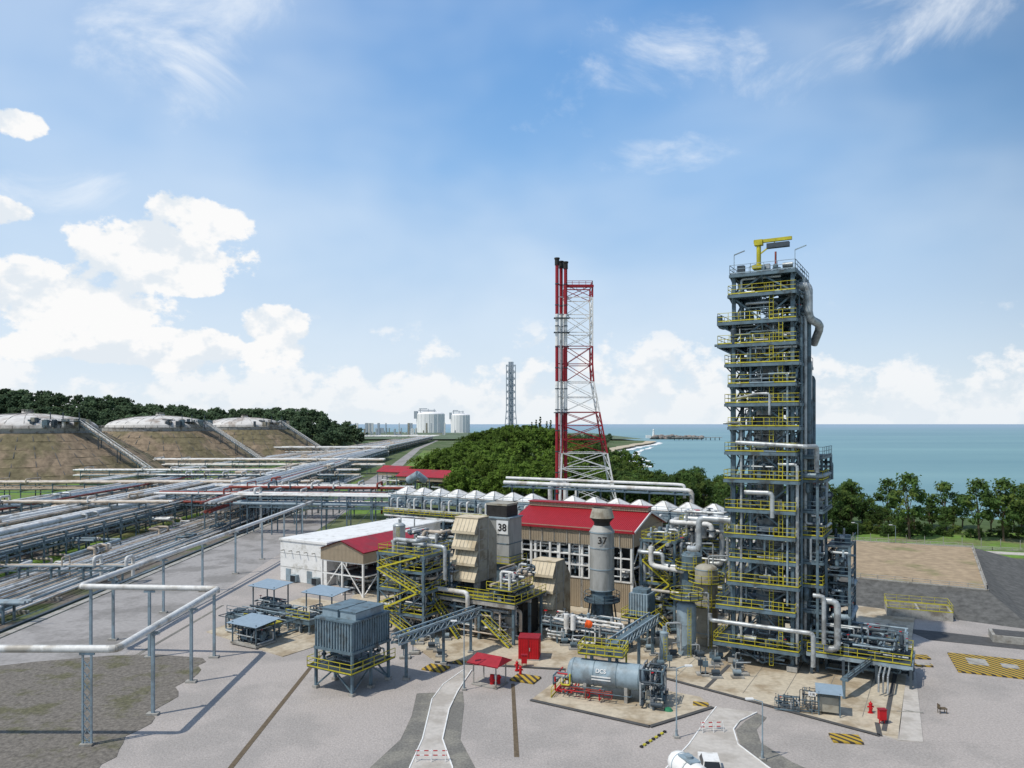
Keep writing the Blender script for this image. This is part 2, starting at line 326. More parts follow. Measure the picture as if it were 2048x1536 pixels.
rack_y('pipe_rack',-97,-86,240,640,[5.5,8],7,drift=-.05,rmin=.3,rmax=.65,mats=[WPIPE,WPIPE,WPIPE,ALU,TANP,LSTEEL],step=10)
rack_y('pipe_rack',-84,-77,205,420,[6,8.5],6,drift=-.06,rmin=.2,rmax=.5,step=9,mats=PMR)
rack_y('pipe_rack',-190,-182,330,800,[4],3,drift=.0,rmin=.6,rmax=.9,mats=[WPIPE],step=20,brace=False,loops=0)
rack_y('pipe_rack',-135,-112,480,1300,[4,7],8,drift=-.03,rmin=.6,rmax=1.3,mats=[WPIPE,WPIPE,TANP],step=25,brace=False)
rack_y('pipe_rack',-175,-150,520,1200,[4],6,drift=-.02,rmin=.6,rmax=1.2,mats=[WPIPE,TANP],step=25,brace=False)
def rack_x(name,x0,x1,y,w,zs,npl,step=12,mats=PM,rmin=.2,rmax=.45,skew=0):
    b=MB(); x=x0
    while x<=x1:
        yy=y+skew*(x-x0)
        for z in zs: b.beam((x,yy-.5,z-.25),(x,yy+w+.5,z-.25),.25,STEEL,.35)
        b.beam((x,yy,0),(x,yy,zs[-1]+.2),.3,STEEL); b.beam((x,yy+w,0),(x,yy+w,zs[-1]+.2),.3,STEEL)
        if R.random()<.4: b.beam((x,yy,.2),(x+step,yy+skew*step,zs[0]-.4),.12,STEEL)
        if R.random()<.5: b.path([(x+2,yy,zs[-1]+.3),(x+2,yy,zs[-1]+1.8),(x+2,yy+w,zs[-1]+1.8),(x+2,yy+w,1)],R.uniform(.15,.35),R.choice(mats))
        x+=step
    for z in zs:
        for i in range(npl):
            r=R.uniform(rmin,rmax); yy=y+w*(i+.5)/npl
            b.path([(x0-4,yy,z+r),(x1+3,yy+skew*(x1-x0),z+r)],r,R.choice(mats))
        b.beam((x0,y,z-.6),(x1,y+skew*(x1-x0),z-.6),.2,STEEL,.3)
    return b.obj(name)
rack_x('pipe_rack',-320,-78,283,9,[4.5,7],6,mats=[TANP,WPIPE,TANP,REDP,WPIPE,TANP],rmin=.3,rmax=.55,skew=.03)
rack_x('pipe_rack',-230,-80,445,12,[5,8],5,mats=[WPIPE,WPIPE,TANP,ALU],rmin=.4,rmax=.7,step=16)
rack_x('pipe_rack',-210,-78,365,8,[4.5,7],5,mats=[WPIPE,WPIPE,TANP,ALU],rmin=.35,rmax=.6,step=14)
rack_x('pipe_rack',-230,-110,640,14,[5,9],5,mats=[WPIPE,WPIPE,TANP],rmin=.6,rmax=.9,step=20)
rack_x('pipe_rack',-105,-60,228,6,[6,8.5],5,skew=-.1,mats=[WPIPE,ALU,WPIPE,STEEL,REDP],step=8)
rack_x('pipe_rack',-72,-28,204,5,[8,10.5],5,step=7,skew=-.15,mats=[WPIPE,ALU,WPIPE,LSTEEL])
rack_x('pipe_rack',-100,-50,262,8,[5,8],5,skew=-.05,mats=[WPIPE,ALU,TANP,STEEL],step=9)
rack_x('pipe_rack',-86,-34,238,8,[4.5,7.5,9.5],5,skew=-.1,mats=[WPIPE,ALU,TANP,STEEL,REDP],step=7)
rack_x('pipe_rack',-125,-97,168,4,[3.6],4,step=7)
rack_x('pipe_rack',-150,-97,205,4,[3.6,8.2],4,step=8,mats=PMR)
rack_x('pipe_rack',-150,-75,322,6,[4,7.5],5,step=8)
rack_x('pipe_rack',-110,-74,140,2.5,[3.2],3,step=6,rmin=.12,rmax=.25)
rack_x('pipe_rack',-112,-76,112,2.5,[2.8],3,step=6,rmin=.15,rmax=.35,mats=[LSTEEL,WPIPE,LSTEEL])
b=MB()
for k,(x,y,w,m) in enumerate([(-88,107,11,LSTEEL),(-90,104,9,LSTEEL),(-94,120,10,WPIPE),(-96,150,14,WPIPE),(-92,180,12,LSTEEL)]):
    b.path([(x-14,y-9,2.2),(x-14,y,2.2),(x-14+w,y,2.2+.3*(k%2)),(x-14+w,y-22,2.0)],.42,m,12)
    for t in range(4): b.beam((x-14+w*t/3,y,0),(x-14+w*t/3,y,1.8),.2,STEEL)
b.obj('pipe_expansion_loop')
b=MB(); z=9
b.path([(-75,70.3,z),(-36.9,70,z),(-37.4,95.6,z),(-55.9,97,z),(-54.6,150,z),(-54,204,z)],.36,WPIPE,16)
b.path([(-56.8,99,z-.2),(-55.5,150,z-.2),(-55,204,z-.2)],.16,WPIPE,8)
def post(x,y,h=8.5,lat=False):
    if lat:
        for dx in (-.4,.4): b.beam((x+dx,y,0),(x+dx,y,h),.16,LSTEEL)
        k=0
        while k<h-1: b.beam((x-.4,y,k),(x+.4,y,k+1),.08,LSTEEL); b.beam((x+.4,y,k),(x-.4,y,k+1),.08,LSTEEL); k+=1
    else: b.beam((x,y,0),(x,y,h),.3,LSTEEL)
    b.bx(x-.6,x+.6,y-.35,y+.35,0,.25,CONC); b.beam((x-.7,y,h),(x+.7,y,h),.2,LSTEEL,.25)
post(-39.6,69.9,8.6,True); post(-60,70.2,8.6,True); post(-37,77.3); post(-37.2,87)
for x in (-38.2,-46.5): post(x,96.2)
for i,yy in enumerate((98.5,104,119,134,150,166,182,198)): post(-55.3,yy,8.4)
b.beam((-55.3,98.5,7.6),(-55.3,119,7.6),.15,LSTEEL)
b.obj('elevated_white_pipeline')
# ------------------------------------------------------------------ mounded tanks
def mound(x,y,tr):
    b=MB(); prof=[]
    r,z=82,0
    n=6
    for i in range(n):
        prof.append((r,z)); prof.append((r-5.6,z+3.9)); prof.append((r-5.7,z+4.15)); r-=7.2; z+=4.15
    prof.append((38.5,z)); seg=96
    v=[];f=[]
    for (rr,zz) in prof:
        for k in range(seg):
            t=2*PI*k/seg; j=1+.006*math.sin(k*2.3+zz)+R.uniform(-.003,.003); v.append((rr*j*math.cos(t),rr*j*math.sin(t),zz))
    for i in range(len(prof)-1):
        for k in range(seg): f.append((i*seg+k,i*seg+(k+1)%seg,(i+1)*seg+(k+1)%seg,(i+1)*seg+k))
    b.add(v,f,BERM)
    for k in range(0,40):
        t=2*PI*k/40
        b.beam((82*math.cos(t),82*math.sin(t),.3),(39*math.cos(t),39*math.sin(t),25),.35,EMB,.3)
    b.cyl((0,0,24),(0,0,27.5),37.5,CONC,48); 
    v=[];f=[];K=8
    for i in range(K+1):
        ph=i/K; rr=36*math.cos(ph*PI/2); zz=27.4+8.6*math.sin(ph*PI/2)
        for k in range(48): t=2*PI*k/48; v.append((rr*math.cos(t),rr*math.sin(t),zz))
    for i in range(K):
        for k in range(48): f.append((i*48+k,i*48+(k+1)%48,(i+1)*48+(k+1)%48,(i+1)*48+k))
    b.add(v,f,DOME,True)
    for k in range(0,48,2):
        t=2*PI*k/48
        pts=[(rr*math.cos(t),rr*math.sin(t),zz+.15) for rr,zz in [(36*math.cos(p*PI/2),27.4+8.6*math.sin(p*PI/2)) for p in (0,.25,.5,.75,.95)]]
        for i in range(4): b.beam(pts[i],pts[i+1],.25,CONC)
    b.rail([(38*math.cos(2*PI*k/32),38*math.sin(2*PI*k/32),27.5) for k in range(33)],CONC,1.4,.2,4)
    b.cyl((0,0,35.8),(0,0,37.2),3,DOME,16); b.rail([(3*math.cos(k*PI/4),3*math.sin(k*PI/4),37) for k in range(9)],CONC,1.2,.2)
    for i in range(34):
        a=R.uniform(-1.2,.2); rr=R.uniform(22,38); X,Y=rr*math.cos(a),rr*math.sin(a); h=R.uniform(1,4.5)
        zb=30; b.bx(X,X+R.uniform(1,4),Y,Y+2,zb-2,zb+h*.8,R.choice((DSTEEL,TAUPE,WPIPE,STEEL)))
    b.bx(22,40,-20,-12,31.2,31.6,DSTEEL); 
    for xx in (23,30,39): b.beam((xx,-16,26),(xx,-16,36.5),.4,DSTEEL)
    b.rail([(22,-20,31.6),(40,-20,31.6),(40,-12,31.6)],STEEL,1.2,.15)
    b.obj('mounded_storage_tank',(x,y,0))
    b=MB(); P=Vector((40,-16,30)); Qv=Vector((86,-24,1.5))
    for oy in (-1.6,1.6):
        o=Vector((0,oy,0)); b.beam(P+o,Qv+o,.35,STEEL); b.beam(P+o+Vector((0,0,2.2)),Qv+o+Vector((0,0,2.2)),.3,WPIPE)
        for k in range(20):
            a=P.lerp(Qv,k/20)+o; c=P.lerp(Qv,(k+1)/20)+o; b.beam(a,c+Vector((0,0,2.2)),.16,STEEL); b.beam(a,a+Vector((0,0,2.2)),.16,STEEL)
    for k in range(4): b.cyl(P+Vector((0,-1+k*.7,.6)),Qv+Vector((0,-1+k*.7,.6)),.3,R.choice((WPIPE,ALU,TANP)),8)
    for t in (.25,.5,.75,.97):
        a=P.lerp(Qv,t)
        for oy in (-1.6,1.6): b.beam(a+Vector((0,oy,0)),Vector((a.x,a.y+oy,max(0,a.z-7))),.35,DSTEEL)
    b.obj('pipe_trestle',(x,y,0))
mound(-279,432,0); mound(-257,548,0); mound(-246,690,0)
# ------------------------------------------------------------------ vegetation
def tree_mesh(name,seed,h,cr,ncl,nq,qs,lm,conif=False):
    r=np.random.RandomState(seed); b=MB()
    tz=h*.45
    pts=[(0,0,-.5),(r.uniform(-.3,.3),r.uniform(-.3,.3),tz*.5),(r.uniform(-.5,.5),r.uniform(-.5,.5),tz),(r.uniform(-.6,.6),r.uniform(-.6,.6),h*.85)]
    rad=[h*.022,h*.018,h*.013,h*.004]
    for i in range(3): b.cyl(pts[i],pts[i+1],rad[i],BARK,6,r2=rad[i+1],caps=False)
    C=[]
    for i in range(ncl):
        if conif:
            t=r.uniform(.15,1); a=r.uniform(0,2*PI); rr=cr*(1-t)*r.uniform(.3,1.1)+.2; C.append((rr*math.cos(a),rr*math.sin(a),h*t,.5))
        else:
            a=r.uniform(0,2*PI); t=r.uniform(-.75,1); w=math.sqrt(max(0,1-t*t))*r.uniform(.45,1.1); k=.75+.4*math.sin(a*2+seed)+.2*math.sin(a*3+seed*2)
            C.append((cr*w*k*math.cos(a),cr*w*k*math.sin(a),h*.64+h*.36*t*r.uniform(.8,1.1),r.uniform(.6,1.25)))
    for c in C[:9]: b.cyl(pts[1] if r.rand()<.5 else pts[2],c[:3],h*.008,BARK,4,r2=h*.003,caps=False)
    n=len(C)*nq; cc=np.repeat(np.array(C),nq,0)
    off=r.normal(size=(n,3)); off/=np.linalg.norm(off,axis=1)[:,None]; off*= (r.rand(n,1)**.4)*cc[:,3:4]*cr*.27*np.array([[1,1,.65]])
    ctr=cc[:,:3]+off
    nn=r.normal(size=(n,3))*.45+off/(np.linalg.norm(off,axis=1)[:,None]+1e-6)+np.array([[-.2,-.2,.7]]); nn/=np.linalg.norm(nn,axis=1)[:,None]
    t=r.normal(size=(n,3)); a=np.cross(nn,t); a/=np.linalg.norm(a,axis=1)[:,None]; bb=np.cross(nn,a)
    s=(qs*r.uniform(.6,1.3,size=(n,1)))/2
    V=np.stack([ctr-a*s,ctr-bb*s*.6,ctr+a*s,ctr+bb*s*.6],1).reshape(-1,3)
    o=len(b.V); i=b.mi(lm); b.V+= [tuple(v) for v in V]
    for k in range(n): b.F.append((o+4*k,o+4*k+1,o+4*k+2,o+4*k+3)); b.M.append(i); b.S.append(False)
    ob=b.obj(name); me=ob.data; bpy.data.objects.remove(ob); return me
midT=[tree_mesh('crown_mid',s,12,5.2,38,30,.95,LEAF) for s in (1,2,3,4)]
darkT=[tree_mesh('crown_dark',s,12,4.6,42,40,.68,LEAFD) for s in (11,12,13,14)]
farT=[tree_mesh('crown_far',s,15,8,26,18,2.3,LEAFF) for s in (21,22,23)]
conT=tree_mesh('crown_casuarina',31,22,3.2,60,26,.9,LEAFD,True)
def inst(me,name,x,y,z,s,parent=None,sz=None):
    o=bpy.data.objects.new(name,me); S.collection.objects.link(o); o.location=(x,y,z); o.rotation_euler=(0,0,R.uniform(-.7,.7)); o.scale=(s,s,sz or s)
    if parent: o.parent=parent
    return o
def empty(name):
    o=bpy.data.objects.new(name,None); S.collection.objects.link(o); return o
def hmid(x,y):
    v=14*math.exp(-((x-5)/42)**2)*max(0,min(1,(y-275)/110))*max(0,min(1,(900-y)/250))
    if x<-30: v*=max(0,1-(-30-x)/14)
    if x>55: v*=max(0,1-(x-55)/20)
    return v
def grid(name,x0,x1,y0,y1,nx,ny,h,m):
    v=[];f=[]
    for j in range(ny+1):
        for i in range(nx+1):
            x=x0+(x1-x0)*i/nx;y=y0+(y1-y0)*j/ny; v.append((x,y,h(x,y)-.3))
    for j in range(ny):
        for i in range(nx): a=j*(nx+1)+i; f.append((a,a+1,a+nx+2,a+nx+1))
    b=MB(); b.add(v,f,m,True); return b.obj(name)
grid('wooded_hill',-46,78,270,905,24,60,hmid,TERR)
fo=empty('forest')
for i in range(520):
    y=268+ (R.random()**1.5)*560; x=R.uniform(-40-(y-300)*.01, 60 if y>330 else 50)
    if x<-40+max(0,(330-y))*.3: continue
    s=R.choice((.6,.8,.9,1.0,1.1,1.3)); dk = x>34 
    inst(R.choice(darkT if (dk and R.random()<.6) else midT),'tree_crown',x,y,hmid(x,y)-.5,s,fo)
for (x,y) in [(16,500),(19,505),(23,498),(26,506),(30,500),(13,497)]: inst(conT,'tree_crown',x,y,hmid(x,y),R.uniform(.8,1.1),fo)
fo3=empty('coastal_woodland')
for i in range(170):
    y=R.uniform(225,330); x=R.uniform(25,78) ; 
    if x>165-(y-225)*1.0: continue
    inst(R.choice(darkT),'tree_crown',x,y,-.3,R.uniform(.7,1.05),fo3)
for i in range(105):
    t=R.random(); x=62+t*150; y=208-(x-75)*.12+R.uniform(0,22)-(max(0,x-140)*.3)
    inst(R.choice(darkT),'tree_crown',x,y,-.3,R.choice((.45,.6,.7,.85,1.0,1.12)),fo3)
for i in range(130):
    t=R.random(); x=60+t*150; y=203-(x-75)*.12-(max(0,x-140)*.3)+R.uniform(0,8); inst(R.choice(darkT),'shrub',x,y,-2.2,R.uniform(.3,.5),fo3)
for x,y,s in [(76,200,1.2),(83,198,1.15),(104,196,1.3),(121,194,1.2),(126,192,1.22),(134,190,1.1)]: inst(R.choice(darkT),'tree',x,y,-.3,s,None,s*1.08)
def hfar(x,y):
    p=max(0,1-abs((y-920)/170)**2); e=max(0,min(1,(-185-x)/60)); return (22+30*min(1,max(0,(-185-x)/420))+4*math.sin(x*.02))*p*(e**.6)
grid('wooded_hill',-1400,-180,750,1090,60,16,hfar,TERR)
fo2=empty('forest')
for i in range(800):
    x=-188-(R.random()**1.0)*560; y=R.uniform(760,940); inst(R.choice(farT),'tree_crown',x,y,hfar(x,y)-1,R.uniform(.65,1.35),fo2)
grid('distant_headland',-1500,240,1350,2300,60,12,lambda x,y: 3+5*max(0,1-abs((y-1800)/450)**2)*(1 if x<0 else max(0,1-x/240)) ,FARG)
fo4=empty('forest')
for i in range(240):
    y=R.uniform(700,1450); x=R.uniform(-20,80+(y-700)*.15); inst(R.choice(farT),'tree_crown',x,y,0,R.uniform(.5,.85),fo4)
# ------------------------------------------------------------------ distant tanks, stack, jetty
def lng(x,y,r,h):
    b=MB(); b.cyl((0,0,0),(0,0,h),r,TANKW,40); b.sph((0,0,h),r*1.0,TANKW,40,6,.22,True)
    for k in range(20):
        t=2*PI*k/20; b.beam((r*1.0*math.cos(t),r*1.0*math.sin(t),0),(r*1.0*math.cos(t),r*1.0*math.sin(t),h+.5),1.2,TANKW)
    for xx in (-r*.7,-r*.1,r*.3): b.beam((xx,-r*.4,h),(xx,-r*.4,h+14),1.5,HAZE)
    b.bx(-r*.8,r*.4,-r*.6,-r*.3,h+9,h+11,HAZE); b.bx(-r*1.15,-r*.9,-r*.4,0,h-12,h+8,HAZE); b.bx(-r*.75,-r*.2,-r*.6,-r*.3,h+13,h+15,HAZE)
    b.obj('lng_storage_tank',(x,y,0))
lng(-217,2000,37,56); lng(-155,2250,28,56)
b=MB()
for i in range(150):
    x=R.uniform(-430,-210) if i%2 else R.uniform(-600,-130); y=R.uniform(1500,1900); h=R.choice((6,9,14,20,32)); w=R.uniform(3,18)
    if h>12: w=R.uniform(1,4)
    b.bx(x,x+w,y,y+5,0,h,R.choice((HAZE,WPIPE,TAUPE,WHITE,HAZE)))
for i in range(5):
    b.cyl((-600,1450+i*30,6),(-150,1450+i*30,6),1.2,WPIPE,6)
b.obj('distant_process_plant')
def lattice(b,levels,m_at,w,brace=True,cx=None):
    for i in range(len(levels)-1):
        z0,a0,a1,c0,c1=levels[i]; z1,e0,e1,g0,g1=levels[i+1]; m=m_at((z0+z1)/2)
        P=[(a0,c0,z0),(a1,c0,z0),(a1,c1,z0),(a0,c1,z0)];Qq=[(e0,g0,z1),(e1,g0,z1),(e1,g1,z1),(e0,g1,z1)]
        for k in range(4):
            b.beam(P[k],Qq[k],w,m); b.beam(Qq[k],Qq[(k+1)%4],w*.55,m)
            b.beam(P[k],Qq[(k+1)%4],w*.42,m); b.beam(P[(k+1)%4],Qq[k],w*.42,m)
b=MB(); lv=[]
for i in range(15):
    z=i*6.2; h=4.2 if z>45 else 4.2+(45-z)*.085; lv.append((z,-h,h,-h,h))
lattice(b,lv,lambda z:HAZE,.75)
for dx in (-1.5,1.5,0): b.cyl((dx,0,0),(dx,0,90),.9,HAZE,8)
b.obj('distant_flare_stack',(-1,700,-2))
b=MB()
for i in range(90):
    t=R.random(); b.sph((300+t*105,1600+R.uniform(-14,14),R.uniform(-2,5)*(1-abs(t-.4))),R.uniform(3,7),ROCK,6,4,.6)
for i in range(11): b.beam((325+i*9,1500,-2.5),(325+i*9,1500,3),1.2,DSTEEL)
b.bx(320,420,1498,1502,2.6,3.6,CONC); b.cyl((300,1590,2),(300,1590,16),3,WHITE,8,r2=1.8); b.sph((300,1590,17),2,WHITE,8,5)
b.bx(285,295,1590,1600,0,6,WHITE)
b.obj('rocky_jetty')
# ------------------------------------------------------------------ red/white flare derrick
bands=[(21.6,'w'),(33.4,'r'),(42.2,'w'),(52.4,'r'),(66.5,'w'),(200,'r')]
bands2=[(21.6,'w'),(33.4,'r'),(42.2,'w'),(52.4,'r'),(61.5,'w'),(200,'r')]
def mband(z,B=bands):
    for t,c in B:
        if z<t: return WHITE if c=='w' else REDM
zb=[0,6.5,12.8,17.2,21.6,25.5,29.5,33.4,37.8,42.2,47.3,52.4,56.4,61.5,66.5,70]
lv=[]
for z in zb:
    t=max(0,(44-z)/44); xr=23.2+8.0*t; xl=15.4-2.2*t; lv.append((z,xl,xr,216-6*t*.5,223.5+6*t*.5))
b=MB(); lattice(b,lv,mband,.42)
for i,(sx,sy,top) in enumerate([(12.9,215,77.5),(14.2,217,77),(15.4,215.5,76.5)]):
    prev=0
    for t in [21.6,33.4,42.2,52.4,61.5,top-2]:
        b.cyl((sx,sy,prev),(sx,sy,t),.5,mband((prev+t)/2,bands2) if t>34 else REDM,12,caps=False); prev=t
    b.cyl((sx,sy,top-2),(sx,sy,top),.65,BLACK,12); b.cyl((sx,sy,top-.3),(sx,sy,top+.1),.8,BLACK,12)
    for z in range(4,75,6): b.cyl((sx,sy,z),(sx,sy,z+.25),.6,DSTEEL,10)
b.path([(14,214.5,2),(14,214.5,60)],.22,ALU)
for z in zb[2:]: b.beam((12.9,215,z),(16.5,217,z),.25,mband(z-.1)); b.beam((14.9,219,z),(16.5,218,z),.2,mband(z-.1))
b.rail([(15.4,216,70),(23.2,216,70),(23.2,223.5,70),(15.4,223.5,70),(15.4,216,70)],REDM,1.2,.13)
b.bx(15.0,23.5,215.5,216.3,69.4,70,REDM)
for z in (60.5,56.4,33.4): b.bx(12,16.5,214.2,216,z-.3,z-.05,DSTEEL)
b.obj('flare_derrick')
# ------------------------------------------------------------------ process modules
def rnd_pipes(b,x0,x1,y0,y1,z0,z1,n,rmin=.1,rmax=.25,mats=(ALU,WPIPE,STEEL,ALU,TANP)):
    for _ in range(int(n*1.5)):
        p=[R.uniform(x0,x1),R.uniform(y0,y1),R.uniform(z0,z1)]; pts=[tuple(p)]; ax=-1
        for k in range(R.choice((2,3,4))):
            a=R.choice([i for i in range(3) if i!=ax]); ax=a; lo,hi=((x0,x1),(y0,y1),(z0,z1))[a]; p=list(p); nv=R.uniform(lo,hi)
            if abs(nv-p[a])<.6: nv=lo if p[a]>(lo+hi)/2 else hi
            p[a]=nv; pts.append(tuple(p))
        r=rmin+(rmax-rmin)*R.random()**1.6; m=R.choice(mats); b.path(pts,r,m,8)
        q=Vector(pts[0]).lerp(Vector(pts[1]),.5); d=(Vector(pts[1])-Vector(pts[0])).normalized()
        b.cyl(q-d*.12,q+d*.12,r*1.7,DSTEEL,8)
        if R.random()<.4: b.cyl(q,q+Vector((0,0,r*3+.25)),r*.4,m,6); b.cyl(q+Vector((0,0,r*3+.22)),q+Vector((0,0,r*3+.28)),r*1.5,R.choice((RED,DSTEEL,DSTEEL)),8)
def equip(b,x0,x1,y0,y1,z,n,mats=(STEEL,DSTEEL,ALU,LSTEEL,TAUPE)):
    for _ in range(int(n*1.3)):
        x=R.uniform(x0,x1-.8);y=R.uniform(y0,y1-.8);m=R.choice(mats);t=R.random()
        if t<.3: 
            w=R.uniform(.3,.9); b.bx(x,min(x+w,x1),y,y+R.uniform(.3,.8),z,z+R.uniform(.4,1.3),m)
        elif t<.7: 
            r=R.uniform(.12,.4); h=R.uniform(.7,1.8); b.cyl((x,y,z),(x,y,z+h),r,m,10); b.sph((x,y,z+h),r,m,8,4,.6,True); b.cyl((x,y,z+h*.5),(x,y,z+h*.55),r*1.3,STEEL,8)
        else:
            r=R.uniform(.2,.4); L=R.uniform(1,2.2); b.cyl((x,y,z+.6),(min(x+L,x1),y,z+.6),r,m,10); b.bx(x+.2,x+.4,y-.15,y+.15,z,z+.5,DSTEEL)
def stair(b,x0,x1,y,z0,z1,m=YEL,w=.8):
    for yy in (y,y+w):
        b.beam((x0,yy,z0),(x1,yy,z1),.06,m,.22); b.beam((x0,yy,z0+1),(x1,yy,z1+1),.055,m)
    n=int(abs(z1-z0)/.25)
    for k in range(n):
        t=(k+.5)/n; x=x0+(x1-x0)*t; b.bx(x-.13,x+.13,y,y+w,z0+(z1-z0)*t,z0+(z1-z0)*t+.04,STEEL)
def module(b,x0,x1,y0,y1,zs,rails=YEL,pip=8,eq=4,st=True,top_open=True,col=STEEL,nb=1,grate=DSTEEL):
    H=zs[-1]; xs=[x0+(x1-x0)*i/nb for i in range(nb+1)]
    for x in xs:
        for y in (y0,y1): b.beam((x,y,0),(x,y,H+(0 if top_open else 3)),.32,col); b.bx(x-.4,x+.4,y-.4,y+.4,.1,.45,CONC)
    pz=0
    for li,z in enumerate(zs):
        b.bx(x0+.1,x1-.1,y0+.1,y1-.1,z-.08,z,grate)
        for y in (y0,y1): b.beam((x0-.3,y,z-.2),(x1+.3,y,z-.2),.22,col,.36)
        for x in xs: b.beam((x,y0,z-.2),(x,y1,z-.2),.22,col,.36)
        for i in range(nb):
            if (li+i)%2==0: b.beam((xs[i],y0,pz),(xs[i+1],y0,z-.3),.15,col)
            else: b.beam((xs[i+1],y0,pz),(xs[i],y0,z-.3),.15,col)
        b.beam((x1,y0,pz),(x1,y1,z-.3),.15,col)
        b.rail([(x0,y1,z),(x0,y0,z),(x1,y0,z),(x1,y1,z)],rails)
        if eq: equip(b,x0+.3,x1-.3,y0+.4,y1-.3,z,eq)
        if pip: rnd_pipes(b,x0+.3,x1-.3,y0+.4,y1-.3,pz+.6,z-.4,pip)
        if st:
            a,c=(x0+.5,x1-.5) if li%2 else (x1-.5,x0+.5); stair(b,a,c,y0-1.0,pz+.05,z)
        pz=z
# main tower
ZS=[2.7,7.3,10.4,13.2,16.3,19.4,23.1,26.5,29.6,32.5,34.9,37.4,39.9,42.7,46,48.6]
b=MB(); H=ZS[-1]
X0,X1,Y0,Y1=-7,0,0,9
for x in (X0,X1):
    for y in (0,4.5,9): b.beam((x,y,0),(x,y,H),.42,STEEL); b.bx(x-.6,x+.6,y-.6,y+.6,.1,.7,CONC)
b.beam((-4.2,9,0),(-4.2,9,H),.35,STEEL)
pz=.5
for i,z in enumerate(ZS):
    ol=1.9 if i in (1,12,13) else R.choice((.5,.9,.9)); orr=R.choice((.5,.9)); of=1.3 if i in (0,1,2,4,6) else R.choice((.5,.9))
    if i==0: ol=2.2
    if i==15: ol=.4;orr=.4;of=.5
    for (a,c,e,f) in [(X0-ol,X1+orr,-of,2.6),(X0-ol,X1+orr,6.4,9.6),(X0-ol,-5.4,2.6,6.4),(-1.7,X1+orr,2.6,6.4)]: b.bx(a,c,e,f,z-.07,z,DSTEEL)
    if i==15: b.bx(-5.4,-1.7,2.6,6.4,z-.07,z,DSTEEL)
    for y in (-of,0,4.5,9,9.6): b.beam((X0-ol,y,z-.25),(X1+orr,y,z-.25),.2,STEEL,.36)
    for x in (X0-ol,X0,X1,X1+orr,-3.5):
        if x!=-3.5: b.beam((x,-of,z-.25),(x,9.6,z-.25),.2,STEEL,.36)
    for k in range(7): b.beam((X0-ol+.6+k*1.3,-of,z-.14),(X0-ol+.6+k*1.3,2.6,z-.14),.1,STEEL,.14)
    xs=sorted((X0-ol,R.uniform(-6,-3),R.uniform(-3,-1),X1+orr))
    for k in range(3): b.rail([(xs[k],-of,z),(xs[k+1],-of,z)],YEL if (i<15 and not (k==1 and i%3==1)) else LSTEEL,1.1,.055,1.3)
    b.rail([(X0-ol,9.6,z),(X0-ol,-of,z)],YEL if i%2==0 and i<15 else STEEL,1.1,.055); b.rail([(X1+orr,-of,z),(X1+orr,9.6,z)],YEL if i<8 else STEEL,1.1,.055)
    hz=z-.4
    if i%2: 
        b.beam((X0,0,pz),(-3.5,0,hz),.2,STEEL); b.beam((X1,0,pz),(-3.5,0,hz),.2,STEEL)
    else:
        b.beam((-3.5,0,pz),(X0,0,hz),.2,STEEL); b.beam((-3.5,0,pz),(X1,0,hz),.2,STEEL)
    for y in (0,4.5): b.beam((X1,y+(0 if i%2 else 4.5),pz),(X1,y+(4.5 if i%2 else 0),hz),.18,STEEL); b.beam((X0,y,pz),(X0,y+4.5,hz),.18,STEEL)
    b.beam((X0,9,pz),(X1,9,hz),.18,STEEL); b.beam((X1,9,pz),(X0,9,hz),.18,STEEL)
    for x,s in ((X0,-ol),(X1,orr)): b.beam((x,0,z-1.4),(x+s,0,z-.4),.14,STEEL); b.beam((x,4.5,z-1.4),(x+s,4.5,z-.4),.14,STEEL)
    for x in (X0,-3.5,X1): b.beam((x,0,z-1.3),(x,-of,z-.4),.12,STEEL)
    TM=(STEEL,DSTEEL,ALU,LSTEEL,DSTEEL)
    equip(b,X0,X1,-.2,1.8,z,6,TM); equip(b,X0,X1,7,9,z,4,TM)
    rnd_pipes(b,X0+.2,X1+.5,-.3,2.2,pz+.3,z-.4,6 if i<15 else 2,.07,.18,(ALU,STEEL,LSTEEL,STEEL))
    rnd_pipes(b,X0+.2,X1,6.5,9,pz+.3,z-.4,4,.1,.25,(STEEL,DSTEEL,ALU))
    rnd_pipes(b,X1-1.2,X1+.8,1,9,pz+.3,z-.4,3,.1,.25,(ALU,LSTEEL,STEEL))
    if i<15: 
        lx=-1.5 if i%2 else -2.6
        for dx in (0,.45): b.beam((lx+dx,-.55,pz),(lx+dx,-.55,z+1),.06,YEL)
        k=pz
        while k<z: b.beam((lx,-.55,k),(lx+.45,-.55,k),.045,YEL); k+=.5
    pz=z
b.cyl((-3.5,4.5,.5),(-3.5,4.5,42.5),1.65,ALU,24); b.sph((-3.5,4.5,42.5),1.65,ALU,20,6,.6,True)
for k in range(14): b.cyl((-3.5,4.5,2+k*3),(-3.5,4.5,2.2+k*3),1.75,LSTEEL,24)
b.cyl((-3.5,4.5,.1),(-3.5,4.5,3),2.1,CONC,20)
for (x,y,r,z0,z1,m) in [(1.1,2.2,.22,1,46,ALU),(1.3,3.4,.32,1,44,STEEL),(1.2,5.2,.28,3,38,ALU),(1.4,6.6,.4,2,27,ALU),(1.2,8,.3,2,36,STEEL),(-7.6,1.5,.18,3,40,STEEL),(-6,-.4,.16,2,30,ALU),(-.5,-.6,.13,8,36,LSTEEL),(1.5,4.3,.18,1,33,STEEL),(-4.9,-.3,.14,12,41,STEEL),(.6,-.4,.2,2,25,ALU),(.9,.6,.16,2,43,STEEL)]:
    b.path([(x,y,z0),(x,y,z1),(x-2.2,y,z1)],r,m,10)
b.path([(0.2,2,46.8),(1.5,2,46.8),(1.5,2,42.8),(2.6,4.5,42.2),(1.5,6,40)],.5,ALU,12)
